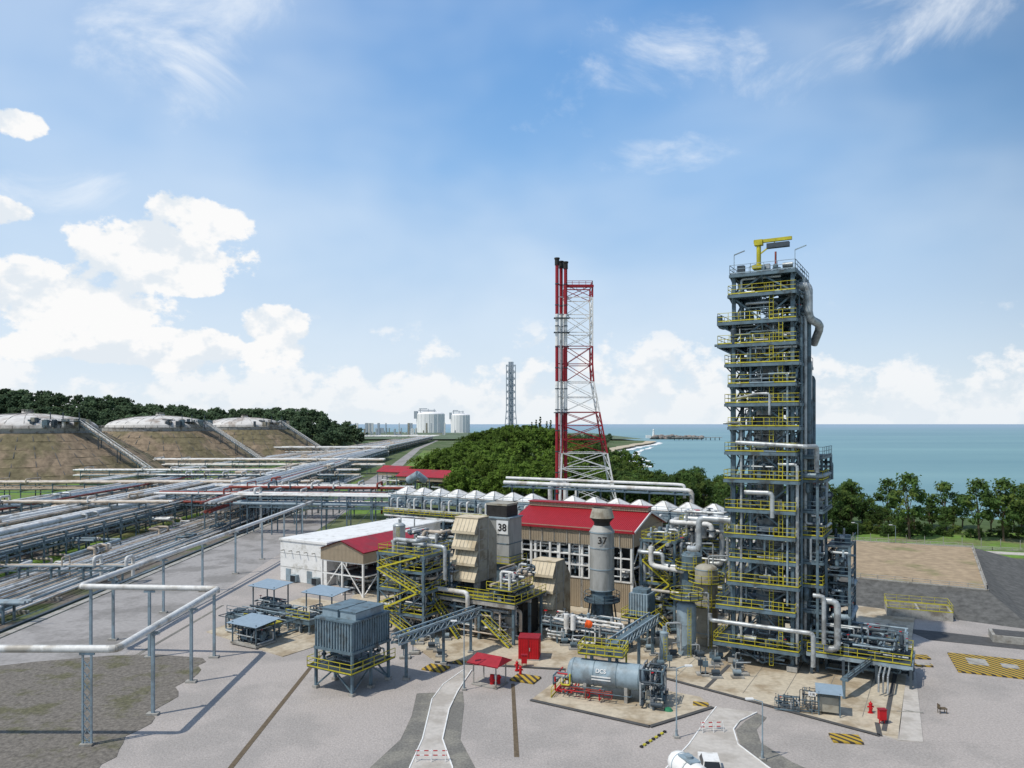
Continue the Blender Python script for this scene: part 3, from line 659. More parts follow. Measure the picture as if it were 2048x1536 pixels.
b.path([(-7.8,.5,42.2),(-8.9,.5,42.2),(-8.9,.5,43.6)],.35,STEEL,10); b.path([(-7,-.5,33),(-4,-1,33.6),(-2.5,-1,33.6),(-2.5,-1,31)],.16,ALU)
b.path([(-6.5,-1,27.6),(1.8,-1,27.2),(2.6,1,27.2),(2.6,1,24)],.28,ALU,10)
b.path([(-5.5,-.8,21.5),(-2.2,-.8,21.5),(-2.2,-.8,18.5)],.3,ALU,10)
b.cyl((-4.6,3,48.6),(-4.6,3,53),.28,YEL,10); b.beam((-5.2,3,53.1),(-.6,3,53.1),.4,YEL,.4); b.bx(-3.6,-.9,2.7,3.4,52.1,52.7,DSTEEL); b.bx(-5.1,-4.1,2.6,3.4,52.6,53.3,YEL)
b.beam((-4.6,3,51.4),(-2.6,3,52.8),.15,YEL); b.bx(-5.3,-4,2.3,3.7,49.6,50.0,YEL)
for p in ((-6.9,-.3),(0.2,.4),(-6.9,8)): b.beam((p[0],p[1],48.6),(p[0],p[1],51),.07,LSTEEL); b.beam((p[0],p[1],51),(p[0]+1.3,p[1],51.4),.12,LSTEEL)
b.path([(-2.2,1.2,48.6),(-2.2,1.2,51.2)],.12,REDP,8)
for x in (2.6,):
    for y in (1.5,5,9): b.beam((x,y,0),(x,y,26),.3,STEEL)
for i,z in enumerate((3.5,7.3,10.4,13.2,16.3,19.4,23.1,26)):
    b.bx(.9,3.2,1.5,9.5,z-.06,z,DSTEEL); b.beam((.9,1.5,z-.2),(3.2,1.5,z-.2),.2,STEEL,.3); b.beam((3.2,1.5,z-.2),(3.2,9.5,z-.2),.2,STEEL,.3)
    b.rail([(.9,1.5,z),(3.2,1.5,z),(3.2,9.5,z)],YEL if i in(0,2,4,6) else STEEL,1.1,.06)
    rnd_pipes(b,.9,3.4,1.5,9,max(.5,z-3.2),z-.3,5,.15,.36,(ALU,LSTEEL,STEEL,STEEL))
for x in (3.4,6.0):
    for y in (3,9): b.beam((x,y,0),(x,y,15),.3,STEEL)
for z in (4.5,8,11.5,15): 
    b.bx(3.3,6.1,3,9,z-.1,z,DSTEEL); b.rail([(3.3,3,z),(6.1,3,z),(6.1,9,z)],STEEL); rnd_pipes(b,3.3,6.1,3,9,z-3,z-.3,6,.15,.36,(ALU,LSTEEL,STEEL)); equip(b,3.4,6,3.5,8.5,z,5)
b.path([(-9.5,-1.8,6.2),(-9.5,-1.8,5.4),(1.6,-1.9,5.4),(2.6,-1.9,5.4),(2.6,-1.9,1.5)],.27,ALU,12)
b.path([(3.2,0,9),(5,0,9),(5,0,3.4),(3.6,0,3.4)],.38,ALU,12); b.path([(2.4,-.6,9.6),(3.6,-.6,9.6),(3.6,-.6,4)],.26,ALU,12)
b.path([(-7,-1.5,18),(-8.5,-1.5,18),(-11,-1.5,18),(-11,-1.5,14),(-12.5,-1,14)],.38,ALU,12)
b.obj('distillation_tower_structure',(33.9,90.6,.1),G)
b=MB()
zd=2.6
b.bx(1,12,0,7,zd-.12,zd,DSTEEL)
for y in (0,3.5,7): 
    b.beam((1,y,zd-.3),(12.2,y,zd-.3),.25,LSTEEL,.4)
    for x in (1.5,5,8.5,12): b.beam((x,y,0),(x,y,zd-.4),.3,DSTEEL)
for x in (1,12.1): b.beam((x,0,zd-.3),(x,7,zd-.3),.25,LSTEEL,.4)
b.rail([(1,0,zd),(12,0,zd),(12,7,zd),(4,7,zd)],YEL); rnd_pipes(b,1.3,11.7,.5,6.7,zd+.4,zd+3.0,34,.08,.2,(STEEL,ALU,DSTEEL,STEEL,LSTEEL)); equip(b,1.3,11.5,.5,6.5,zd,26,(STEEL,DSTEEL,DSTEEL,LSTEEL))
rnd_pipes(b,1.3,11.7,.5,6.7,.4,zd-.6,14,.1,.24,(DSTEEL,STEEL))
for k in range(3): b.path([(9.0+k*.45,0,2.2),(9.0+k*.45,-4,2.2),(9.0+k*.45,-4.2,.4)],.1,ALU)
b.beam((7.6,0,2.3),(5.8,-7,2.0),.8,STEEL,.2); b.rail([(8.0,0,2.4),(6.2,-7,2.1)],DSTEEL,.7); b.beam((5.8,-7,2),(5.8,-7,0),.3,STEEL)
b.obj('pump_skid_deck',(34.6,90.6,.1),G)
# compressor building
def compressor():
    L,D,E,Rg=21.5,14,13,15.3
    b=MB()
    for i in range(6):
        x=-L+L*i/5
        for y in (0,D): b.beam((x,y,0),(x,y,E),.4,WHITE)
    b.bx(-L+.2,-.2,-.2,-.05,0.1,4.9,CBEIGE); b.bx(-L-.2,.2,-.5,-.25,10.4,13.1,CBEIGE)
    b.bx(-L,0,D,D+.2,0,13,CBEIGE)
    for z in (4.9,6.9,8.6,10.4): b.beam((-L,-.22,z),(0,-.22,z),.22,WHITE)
    for i in range(13): 
        x=-L+L*i/12; b.beam((x,-.24,4.9),(x,-.24,10.4),.2 if i%2 else .34,WHITE)
    b.bx(-L+.3,-.3,1.6,1.7,4.9,10.4,GLASS_VOID); b.bx(-L+.3,-.3,.3,D-.3,4.8,4.9,DSTEEL)  # dark sheet stands in for the shaded interior behind the open frame
    rnd_pipes(b,-L+1,-1,.3,1.4,5.2,10,16,.1,.22,(STEEL,ALU,WHITE))
    b.bx(.0,.2,-.25,D+.2,10.4,13,CBEIGE)
    b.add([(.1,-.3,13),(.1,D+.2,13),(.1,D/2,Rg)],[(0,1,2)],CBEIGE); b.add([(-L-.1,-.3,13),(-L-.1,D+.2,13),(-L-.1,D/2,Rg)],[(0,2,1)],CBEIGE)
    for y in (0,D/4,D/2,3*D/4,D): b.beam((.05,y,0),(.05,y,10.4),.35,WHITE)
    for z in (3.5,7,): b.beam((.05,0,z),(.05,D,z),.25,WHITE)
    for k in range(4):
        y=k*D/4; b.beam((.05,y,0 if k%2 else 7),(.05,y+D/4,7 if k%2 else 0),.16,WHITE); b.beam((.05,y,10.4 if k%2 else 7),(.05,y+D/4,7 if k%2 else 10.4),.16,WHITE)
    b.bx(-L-.1,-L+.1,0,D,0,13,CBEIGE)
    o=.8
    v=[(-L-.6,-o,E-.1),(.7,-o,E-.1),(.7,D/2,Rg+.2),(-L-.6,D/2,Rg+.2),(.7,D+o,E-.1),(-L-.6,D+o,E-.1)]
    b.add(v,[(0,1,2,3),(3,2,4,5)],CROOF); b.add([(x,y,z-.18) for x,y,z in v],[(3,2,1,0),(5,4,2,3)],ROOF)
    b.beam((-L-.6,-o,E-.15),(.7,-o,E-.15),.2,ROOF,.35); b.beam((.7,-o,E-.15),(.7,D/2,Rg+.1),.15,WHITE,.3); b.beam((.7,D/2,Rg+.1),(.7,D+o,E-.1),.15,WHITE,.3)
    b.bx(-L-.3,.4,D/2-.8,D/2+.8,Rg+.1,Rg+.8,CBEIGE); b.bx(-L-.4,.5,D/2-1.1,D/2+1.1,Rg+.8,Rg+.95,ROOF)
    for k in range(9): x=-L+1.2+k*2.3; b.cyl((x,-.55,10.2),(x,-.55,E),.09,CONC,6)
    b.rail([(-L,-1.8,4.9),(-L+7,-1.8,4.9)],YEL)
    b.obj('compressor_building',(18.9,118,.1),G)
compressor()
b=MB(); b.bx(0,12,0,36,0,7.6,WHITE); b.bx(-.2,12.2,-.2,36.2,7.6,8.0,WHITE); b.bx(.2,11.8,.2,35.8,8.0,8.05,WHITE)
for z in (2.6,5.2): b.bx(-.04,12.04,-.04,-.01,z,z+.06,CONC)
for x in (1.5,7): b.bx(x,x+1.3,-.06,-.01,0,2.3,LSTEEL); b.bx(x+2,x+3.4,-.9,-.05,.1,1.4,LSTEEL); b.bx(x+2.1,x+3.3,-.95,-.9,.2,1.3,GLASS_VOID)
for y in range(3,34,5): b.bx(-.6,-.02,y,y+1.6,.3,1.7,LSTEEL)
for x in range(1,11,2): b.cyl((x,-.8,5.8),(x,-.02,5.8),.1,CONC,6)
b.obj('white_control_building',(-44.6,144.5,.05),G)
b=MB(); W,D=9.5,19
for x in (-W,-W/2,0):
    for y in (0,D/3,2*D/3,D): b.beam((x,y,0),(x,y,7.6),.3,WHITE)
for z in (3.5,5.8): 
    b.beam((-W,0,z),(0,0,z),.2,WHITE); b.beam((0,0,z),(0,D,z),.2,WHITE)
for k in range(3): b.beam((0,k*D/3,0),(0,(k+1)*D/3,5.8),.14,WHITE)
b.beam((-W,0,0),(-W/2,0,5.8),.14,WHITE); b.beam((0,0,0),(-W/2,0,5.8),.14,WHITE)
b.bx(-W-.2,.2,-.2,0,5.9,7.9,CBEIGE); b.bx(0,.2,0,D,5.9,7.9,CBEIGE); b.bx(-W-.2,-W,0,D,5.9,7.9,CBEIGE)
b.add([(-W-.2,-.22,7.9),(.2,-.22,7.9),(-W/2,-.22,9.4)],[(0,1,2)],CBEIGE)
v=[(-W-.5,-.5,7.85),(-W/2,-.5,9.6),(-W/2,D,9.6),(-W-.5,D,7.85),(.5,-.5,7.85),(.5,D,7.85)]
b.add(v,[(0,1,2,3),(1,4,5,2)],ROOF); b.add([(x,y,z-.15) for x,y,z in v],[(3,2,1,0),(2,5,4,1)],ROOF)
b.bx(-W+.5,-.5,1,D-1,3.4,3.5,DSTEEL); equip(b,-W+1,-1,1,D-2,0,14); rnd_pipes(b,-W+.5,-.5,.5,D-1,.4,5,18,.12,.3); b.cyl((-W+2,3,1.6),(-W+2,9,1.6),1.3,STEEL,14)
b.obj('red_roof_equipment_shed',(-25.6,129,.05),G)
def small_shed(x,y,L,D,e,rg,rot=G):
    b=MB()
    for xx in np.linspace(0,L,4):
        for yy in (0,D): b.beam((xx,yy,0),(xx,yy,e),.3,STEEL)
    v=[(-.5,-.5,e),(L+.5,-.5,e),(L+.5,D/2,rg),(-.5,D/2,rg),(L+.5,D+.5,e),(-.5,D+.5,e)]
    b.add(v,[(0,1,2,3),(3,2,4,5)],ROOF); b.add([(a,c,z-.12) for a,c,z in v],[(3,2,1,0),(5,4,2,3)],ROOF)
    b.bx(0,L,-.1,0,e-1.6,e-.1,CBEIGE); b.bx(L,L+.1,0,D,e-1.8,e-.1,CBEIGE); rnd_pipes(b,0,L,0,D,.5,e-1,16,.15,.35); equip(b,0,L,0,D,0,8)
    b.obj('red_roof_pump_shelter',(x,y,0),rot)
small_shed(-46,300,24,12,9.2,11.8); small_shed(-60,335,16,10,8.8,11.3); 
# turbine exhaust stacks
b=MB(); 
b.cyl((0,0,0),(0,0,6.2),1.5,STEEL,24); b.cyl((0,0,6.2),(0,0,14.6),1.75,GREYP,28); b.cyl((0,0,14.6),(0,0,15.4),1.75,GREYP,28,r2=1.2); b.cyl((0,0,15.2),(0,0,16.2),1.15,BLACK,24)
b.cyl((0,0,15.9),(0,0,16.5),1.2,BLACK,24,r2=1.75); b.cyl((0,0,16.5),(0,0,17.9),1.75,TAUPE,24,r2=1.35,caps=False); b.cyl((0,0,16.6),(0,0,17.7),1.3,BLACK,24)
for z in (6.2,9.2,12.2,14.4): b.cyl((0,0,z),(0,0,z+.12),1.82,LSTEEL,28)
b.cyl((0,0,4.6),(0,0,4.7),2.6,DSTEEL,20); b.rail([(2.6*math.cos(k*PI/6),2.6*math.sin(k*PI/6),4.7) for k in range(13)],STEEL)
for k in range(8): t=k*PI/4; b.beam((2.3*math.cos(t),2.3*math.sin(t),0),(1.7*math.cos(t),1.7*math.sin(t),4.6),.2,DSTEEL)
es=b.obj('turbine_exhaust_stack',(12.9,107.5,.1))
text('37',1.35,(-.2,-1.86,13.4),(PI/2,0,math.radians(-4)),BLACK,es)
b=MB(); b.bx(-2,2,-2,2,0,8,STEEL); b.bx(-2,2,-2,2,8,15,GREYP)
for z in (9,11): b.bx(-2.06,2.06,-2.06,2.06,z,z+.15,STEEL)
b.bx(-2.3,1.4,-1.7,1.7,15.2,17,BLACK); b.bx(-2.4,1.5,-1.8,1.8,17,17.3,TAUPE); b.bx(-2.2,2.2,-2.2,2.2,15,15.2,LSTEEL)
b.rail([(-2.6,-2.6,8),(2.6,-2.6,8),(2.6,2.6,8)],YEL); b.bx(-2.6,2.6,-2.6,2.6,7.9,8,DSTEEL)
b.bx(-.2,1.9,-2.16,-2.02,12.6,14.7,WHITE)
es=b.obj('turbine_exhaust_duct',(-1.2,120,.1),G); text('38',1.6,(.85,-2.2,13.6),(PI/2,0,0),BLACK,es)
def intake(x,y,zb,h,w=4.0,d=4.6):
    b=MB()
    b.bx(-w,0,0,d*.55,zb,zb+h,TAUPE)
    v=[(-w,d*.55,zb),(0,d*.55,zb),(0,d,zb),(-w,d,zb),(-w,d*.55,zb+h),(0,d*.55,zb+h),(0,d,zb+h*.72),(-w,d,zb+h*.72)]
    b.add(v,[(0,3,2,1),(4,5,6,7),(1,2,6,5),(2,3,7,6),(3,0,4,7)],TAUPE)
    n=4; s=h/n
    for i in range(n):
        z=zb+i*s
        v=[(-w-.05,-.02,z+s*.97),(.05,-.02,z+s*.97),(.05,-1.0,z+s*.22),(-w-.05,-1.0,z+s*.22),(-w-.05,-.02,z+.1),(.05,-.02,z+.1),(.05,-1.0,z+.12),(-w-.05,-1.0,z+.12)]
        b.add(v,[(0,3,2,1),(3,7,6,2)],CREAM); b.add(v,[(2,6,5,1),(3,0,4,7)],TAUPE); b.add(v,[(4,5,6,7)],GLASS_VOID)  # hood undersides coloured near black for the shade inside
        for k in range(1,6): 
            xx=-w+w*k/6; b.beam((xx,-.04,z+s*.95),(xx,-1.02,z+s*.22),.06,TAUPE)
    for z in np.arange(zb,zb+h,1.5): b.bx(.0,.05,.05,d*.55,z,z+.12,CONC)
    for yy in (0.1,d*.5): b.bx(0,.1,yy,yy+.15,zb,zb+h,CONC)
    b.bx(-w-.1,.1,-.1,d*.55,zb+h,zb+h+.12,CREAM)
    if zb>2:
        for xx in (-w+.4,-.4):
            for yy in (.4,d-.4): b.bx(xx-.35,xx+.35,yy-.35,yy+.35,0,zb,CONC)
        b.bx(-w+.6,-.6,1,d-1,zb-2.2,zb,DSTEEL)
    b.obj('air_intake_filter_house',(x,y,.1),G)
intake(-4.9,108.3,7.0,9.2,3.9,5.2); intake(6.4,110,.4,9.2,3.8,5)
b=MB(); b.bx(-9,6,-2,7,5.4,5.6,DSTEEL)
b.rail([(-9,7,5.6),(-9,-2,5.6),(6,-2,5.6),(6,7,5.6)],YEL); b.rail([(-4.4,-.6,5.6),(1.0,-.6,5.6),(1,6.5,5.6)],YEL); b.rail([(1.5,-2,7.2),(5.5,-2,7.2),(5.5,4,7.2)],YEL); b.bx(1.5,5.5,-1.9,4,7.1,7.2,DSTEEL)
for x in (-8.5,-4,0,5.5):
    for y in (-1.5,3,6.5): b.beam((x,y,0),(x,y,5.4),.35,STEEL)
for y in (-2,2.5,7): b.beam((-9,y,5.2),(6,y,5.2),.3,CONC,.45)
for x in (-2.5,1,3.5): b.bx(x-.6,x+.6,.5,2,0,5.2,CONC)
b.bx(-3.5,5,2,6.5,.1,4.8,BLACK); b.cyl((-3,3,2.4),(5,3,2.4),1.5,DSTEEL,16)  # solid black block filling the space under the deck
rnd_pipes(b,-8.5,5.5,-1.6,1,.5,5,26,.08,.26); rnd_pipes(b,-8.5,-5,-1,6,5.8,9,14,.1,.28); rnd_pipes(b,1.5,5.5,-1,6,6,9.5,14,.12,.3); equip(b,1.2,5.6,-1.5,5,5.6,14,(STEEL,DSTEEL,ALU,WPIPE)); equip(b,-8.6,-5,-1.5,5,5.6,10)
stair(b,-2.5,-7.5,-3.2,0.1,5.5); stair(b,5.8,1.5,-3.3,.1,3.2)
b.path([(-7,-2.3,6.5),(-1.2,-2.6,6.5),(-1.2,-2.6,4.2)],.32,WPIPE,10)
b.obj('gas_turbine_platform',(-3.8,105.5,.1),G)
b=MB(); module(b,-8,0,0,6,[3.4,6.6,9.4,11.6],pip=18,eq=7,nb=2); b.path([(-6,1,11),(-6,1,13.4),(-2,1,13.4),(-2,4,13.4),(-2,4,10)],.32,ALU,10); b.path([(-8,3,12.6),(-1,3,12.6),(1.5,3,12.6),(1.5,3,8)],.3,ALU,10)
b.obj('pipe_access_structure',(-12.2,103.5,.1),G)
b=MB(); module(b,-6,0,0,5,[3.5,7,10],pip=18,eq=8,nb=2,st=False); rnd_pipes(b,-6,0,0,5,10,12.5,12,.15,.35); b.obj('pipe_access_structure',(-12,119,.1),G)
b=MB(); module(b,-5,0,0,6,[3.5,6.8,10,13],pip=18,eq=6,nb=1); rnd_pipes(b,-5,1,-1.5,5,3,14,12,.18,.36,(ALU,WPIPE,ALU)); 
b.path([(-3,-1.5,12.2),(-3,-1.5,9.5),(3.5,-1.5,9.0),(3.5,-1.5,7.5)],.38,WPIPE,12)
b.obj('pipe_access_structure',(23.4,108,.1),G)
b=MB(); module(b,-7,0,0,5,[3.5,7,10.5,14],pip=22,eq=6,nb=2,st=False); b.path([(-6,-.5,14.8),(-3,-.5,14.8),(-3,-.5,12)],.55,ALU,12); b.path([(-1,-.5,15.5),(-1,-1.5,15.5),(2,-1.5,14.8)],.5,ALU,12)
rnd_pipes(b,-8,1,-2,3,8,16,14,.2,.42,(ALU,WPIPE,ALU)); b.obj('pipe_access_structure',(33,117,.1),G)
b=MB(); module(b,-9,0,0,6,[4,7.5],pip=20,eq=8,nb=3,st=False); b.obj('pipe_access_structure',(24.5,120,.1),G)
b=MB(); b.bx(-12,0,0,3,2.2,2.3,DSTEEL); b.rail([(-12,0,2.3),(0,0,2.3),(0,3,2.3)],STEEL)
for x in np.arange(-12,.1,2.4):
    for y in (0,3): b.beam((x,y,0),(x,y,2.3),.2,STEEL)
for k in range(5): b.path([(-12,.3+k*.5,2.7),(0,.3+k*.5,2.7),(0,.3+k*.5,1)],R.uniform(.1,.2),R.choice((WPIPE,TANP,ALU)))
rnd_pipes(b,-12,0,0,3,.4,3.8,24,.08,.18,(WPIPE,ALU,STEEL,ALU)); equip(b,-12,0,0,3,2.3,12); b.cyl((-8,-.5,2.3),(-8,-.5,4.3),.35,WHITE,10); b.cyl((-7,-.5,2.3),(-7,-.5,4.3),.35,WHITE,10)
b.obj('low_pipe_bridge',(14.5,97.5,.1),G)
b=MB()
for (x0,x1,y0,y1,n) in [(-14,-9,96,104,8),(3,12,99,106,10),(16,28,88,99,16),(-20,-13,104,116,8),(20,30,100,112,10)]:
    for _ in range(n):
        x,y=R.uniform(x0,x1),R.uniform(y0,y1); t=R.random()
        b.bx(x-.5,x+.9,y-.5,y+.5,.1,.35,CONC)
        if t<.5: b.cyl((x-.3,y,.8),(x+.6,y,.8),.28,R.choice((STEEL,LSTEEL,DSTEEL)),10); b.bx(x-.2,x+.5,y-.2,y+.2,.35,.6,DSTEEL); b.path([(x,y,.8),(x,y,1.9),(x+R.uniform(-2,2),y,1.9)],.08,ALU)
        else: b.beam((x,y,.3),(x,y,2.2),.1,STEEL); b.bx(x-.3,x+.3,y-.12,y+.12,1.2,1.9,R.choice((LSTEEL,DSTEEL,STEEL)))
b.obj('ground_pumps_and_panels')
# ------------------------------------------------------------------ vessels
def vvessel(name,x,y,r,h,z0,m,plat=(),nz=None,sk=True):
    b=MB(); b.cyl((0,0,z0),(0,0,h-r*.5),r,m,24); b.sph((0,0,h-r*.5),r,m,24,6,.5,True); b.sph((0,0,z0),r,m,20,6,.5)
    if sk: b.cyl((0,0,0),(0,0,z0),r*.85,m,20)
    for k in (z0+.3,(z0+h)/2,h-r*.5): b.cyl((0,0,k),(0,0,k+.1),r*1.03,LSTEEL,24)
    b.cyl((0,0,h-.2),(0,0,h+.6),.18,m,8); b.path([(.3,0,h-.1),(.3,0,h+1),(1.6+r,0,h+1),(1.6+r,0,1)],.12,ALU)
    for z in plat:
        q=r+.9; b.cyl((0,0,z-.08),(0,0,z),q,DSTEEL,16); b.rail([(q*math.cos(k*PI/6),q*math.sin(k*PI/6),z) for k in range(13)],YEL)
    for dx in (0,.4): b.beam((dx-.2,-r-.35,0),(dx-.2,-r-.35,h-.5),.06,YEL)
    for k in np.arange(.4,h-.5,.4): b.beam((-.2,-r-.35,k),(.2,-r-.35,k),.05,YEL)
    return b.obj(name,(x,y,.1))
vvessel('vertical_pressure_vessel',22.7,97.6,1.25,6.9,1.0,LSTEEL,(7.3,))
vvessel('vertical_pressure_vessel',26.3,101.5,1.5,11,1.5,TAUPE,(5.5,8.6,))
vvessel('vertical_pressure_vessel',25.4,106,1.4,12,1.5,STEEL,(9.5,))
vvessel('vertical_pressure_vessel',19.3,95.3,.55,3.6,.5,LSTEEL,())
vvessel('vertical_pressure_vessel',-20,133,1.1,12.4,6,ALU,())
b=MB(); L=7.4; r=1.38; zc=2.6
b.cyl((0,0,zc),(L,0,zc),r,LSTEEL,28,caps=False)
for x0,s in ((0,-1),(L,1)):
    v=[];f=[];K=6
    for i in range(K+1):
        ph=i/K*PI/2
        for k in range(28): t=2*PI*k/28; v.append((x0+s*.7*math.sin(ph),r*math.cos(ph)*math.cos(t),zc+r*math.cos(ph)*math.sin(t)))
    for i in range(K):
        for k in range(28): f.append((i*28+k,i*28+(k+1)%28,(i+1)*28+(k+1)%28,(i+1)*28+k))
    b.add(v,f,LSTEEL,True)
for x in (.05,2.4,4.9,L-.1): b.cyl((x,0,zc),(x+.07,0,zc),r*1.015,STEEL,28)
for x in (1.3,L-1.6): b.bx(x,x+.35,-1.1,1.1,0,zc-.9,CONC)
b.bx(.6,5.6,-.6,2.2,zc+1.95,zc+2.05,DSTEEL); b.rail([(.6,2.2,zc+2.05),(.6,-.6,zc+2.05),(5.6,-.6,zc+2.05),(5.6,2.2,zc+2.05),(.6,2.2,zc+2.05)],YEL,1.1,.07,1)
for x in (.8,5.4): b.beam((x,2.1,0),(x,2.1,zc+2),.18,YEL)
for x in (2,4): b.cyl((x,0,zc+1.2),(x,0,zc+2.4),.2,STEEL,8)
rnd_pipes(b,-1.5,L+1,-2.0,-1.2,.3,1.3,6,.04,.07,(RED,STEEL,REDP)); rnd_pipes(b,L+.3,L+2.6,-2,2,.3,4.2,18,.05,.13,(STEEL,ALU,DSTEEL)); equip(b,L+.8,L+2.6,-2,2,0,8)
rnd_pipes(b,-2,0,-1.5,2,.2,2.6,8,.05,.11,(RED,STEEL,YEL)); b.rail([(-2,-2.2,0),(-2,1.5,0)],YEL)
hv=b.obj('horizontal_pressure_vessel',(6.9,83.2,.12),math.radians(-20))
text('DCS',.6,(3.3,-1.31,3.2),(math.radians(68),0,0),WHITE,hv); b=MB(); b.bx(2.3,4.4,-1.43,-1.405,2.55,2.7,WHITE); b.bx(2.3,4.4,-1.43,-1.40,2.25,2.38,WHITE); o=b.obj('label_line',(0,0,0),0,hv)
# ------------------------------------------------------------------ air cooler box on legs
b=MB(); W,D=5.4,6.2
for x in (-W,0):
    for y in (0,D/2,D): b.beam((x,y,0),(x,y,4.6),.28,STEEL); b.bx(x-.3,x+.3,y-.3,y+.3,0,.3,CONC)
b.bx(-W-.2,.2,-.2,D+.2,4.5,4.8,STEEL); b.bx(-W,0,0,D,4.8,7.9,LSTEEL)
for k in range(14): 
    x=-W+W*k/13; b.bx(x-.06,x+.06,-.14,0,4.8,7.9,STEEL)
for k in range(16):
    y=D*k/15; b.bx(0,.14,y-.06,y+.06,4.8,7.9,STEEL)
b.bx(-W-.1,.2,-.2,D+.1,7.9,8.1,STEEL)
for x0,x1 in ((-W+.2,-W/2-.2),(-W/2+.2,-.2)): b.bx(x0,x1,.8,D-.6,8.1,8.9,LSTEEL); b.bx(x0-.1,x1+.1,.7,D-.5,8.9,9.0,STEEL)
b.bx(-W-.6,.6,-.8,D+.5,2.5,2.58,DSTEEL); b.rail([(-W-.6,D+.5,2.58),(-W-.6,-.8,2.58),(.6,-.8,2.58),(.6,D+.5,2.58)],YEL)
for y in (0,D): b.beam((-W,y,.3),(-W/2,y,2.5),.16,STEEL); b.beam((0,y,.3),(-W/2,y,2.5),.16,STEEL)
b.beam((0,0,.3),(0,D/2,2.5),.16,STEEL); b.beam((0,D,.3),(0,D/2,2.5),.16,STEEL); rnd_pipes(b,-W,0,.3,D,2.8,4.5,10,.1,.2,(STEEL,ALU))
b.obj('air_cooler_box',(-17.6,82.6,.02),G)
b=MB(); W,D=2.6,2.6
b.bx(-W,0,0,D,4.2,7.2,LSTEEL)
for k in range(8): b.bx(-W+W*k/7-.04,-W+W*k/7+.04,-.1,0,4.2,7.2,STEEL); b.bx(0,.1,D*k/7-.04,D*k/7+.04,4.2,7.2,STEEL)
b.bx(-W+.3,-.3,.4,D-.3,7.2,7.7,STEEL); b.bx(-W-.8,.8,-.8,D+.8,3.9,4.0,DSTEEL); b.rail([(-W-.8,D+.8,4),(-W-.8,-.8,4),(.8,-.8,4),(.8,D+.8,4)],YEL)
for x in (-W,0):
    for y in (0,D): b.beam((x,y,0),(x,y,4.2),.25,STEEL)
rnd_pipes(b,-W,0,0,D,.4,3.6,8,.1,.2,(ALU,STEEL)); b.obj('air_cooler_box',(18,99.5,.1),G)
def bridge(name,p,q,z0,z1,w,posts,m=LSTEEL):
    b=MB(); P=Vector((*p,z0));Q=Vector((*q,z1)); d=(Q-P); d.z=0; n=Vector((d.y,-d.x,0)).normalized()*w/2
    for s in (-1,1):
        for h in (0,1.0): b.beam(P+n*s+Vector((0,0,h)),Q+n*s+Vector((0,0,h)),.16,m)
        k=int(d.length/1.2)
        for i in range(k): b.beam(P.lerp(Q,i/k)+n*s,P.lerp(Q,(i+1)/k)+n*s+Vector((0,0,1)),.08,m); b.beam(P.lerp(Q,i/k)+n*s,P.lerp(Q,i/k)+n*s+Vector((0,0,1)),.08,m)
    b.beam(P+Vector((0,0,.15)),Q+Vector((0,0,.15)),w*.8,STEEL,.12); b.beam(P+Vector((0,0,.7)),Q+Vector((0,0,.7)),w*.7,STEEL,.1)
    for t in posts:
        c=P.lerp(Q,t); b.beam((c.x,c.y,0),(c.x,c.y,c.z),.35,STEEL); b.bx(c.x-.4,c.x+.4,c.y-.4,c.y+.4,0,.3,CONC)
    return b.obj(name)
bridge('cable_tray_bridge',(-13.5,86.5),(-4.5,99.5),4.6,4.8,1.2,(.12,.55,.9))
bridge('cable_tray_bridge',(11.3,84.8),(18.5,97.5),4.4,4.4,1.3,(.1,.6,.95))
def skid(name,x,y,w,d,zr,eqn=6):
    b=MB(); b.bx(0,w,0,d,.1,.35,CONC)
    for xx in (.2,w-.2):
        for yy in (.2,d-.2): b.beam((xx,yy,.3),(xx,yy,zr),.15,STEEL)
    b.add([(-.4,-.4,zr-.15),(w+.4,-.4,zr-.15),(w+.4,d+.4,zr+.25),(-.4,d+.4,zr+.25)],[(0,1,2,3)],BLUEROOF); b.add([(-.4,-.4,zr-.22),(w+.4,-.4,zr-.22),(w+.4,d+.4,zr+.18),(-.4,d+.4,zr+.18)],[(3,2,1,0)],STEEL)
    equip(b,.3,w-.3,.3,d-.3,.35,eqn,(STEEL,DSTEEL,LSTEEL,STEEL)); rnd_pipes(b,.3,w-.3,.3,d-.3,.5,min(zr-.4,2.6),14,.06,.14,(STEEL,DSTEEL,ALU)); b.cyl((.6,d/2,1.3),(w-.6,d/2,1.3),.55,STEEL,14)
    b.obj(name,(x,y,.08),G)
skid('pump_skid_canopy',-38.3,102,5,3.6,3.1,9)
skid('pump_skid_canopy',-40.5,116.5,5,3.2,5,6); skid('pump_skid_canopy',-31,112,5.5,3.2,5,6)
b=MB()
for k,(x,y) in enumerate([(0,0),(6,-2),(2,5),(9,3)]):
    b.bx(x,x+4.6,y,y+2.6,1.3,2.0,STEEL); b.bx(x-.1,x+4.7,y-.1,y+2.7,2.0,2.1,YEL if k==1 else LSTEEL)
    for dx in (.2,4.4):
        for dy in (.2,2.4): b.beam((x+dx,y+dy,0),(x+dx,y+dy,1.3),.2,STEEL); b.bx(x+dx-.25,x+dx+.25,y+dy-.25,y+dy+.25,0,.25,CONC)
    for j in range(2): b.cyl((x+1.2+2.2*j,y+1.3,2.1),(x+1.2+2.2*j,y+1.3,2.5),.9,DSTEEL,16)
    b.rail([(x,y,2.1),(x+4.6,y,2.1)],YEL if k%2 else STEEL); b.path([(x,y+1,1),(x-1,y+1,1),(x-1,y+1,.3)],.15,ALU); equip(b,x,x+4,y,y+2,.1,4)
rnd_pipes(b,0,13,-2,8,.3,2.6,14,.06,.16,(STEEL,ALU,DSTEEL,LSTEEL))
b.obj('fan_cooler_skids',(-42,110.5,.1),G)
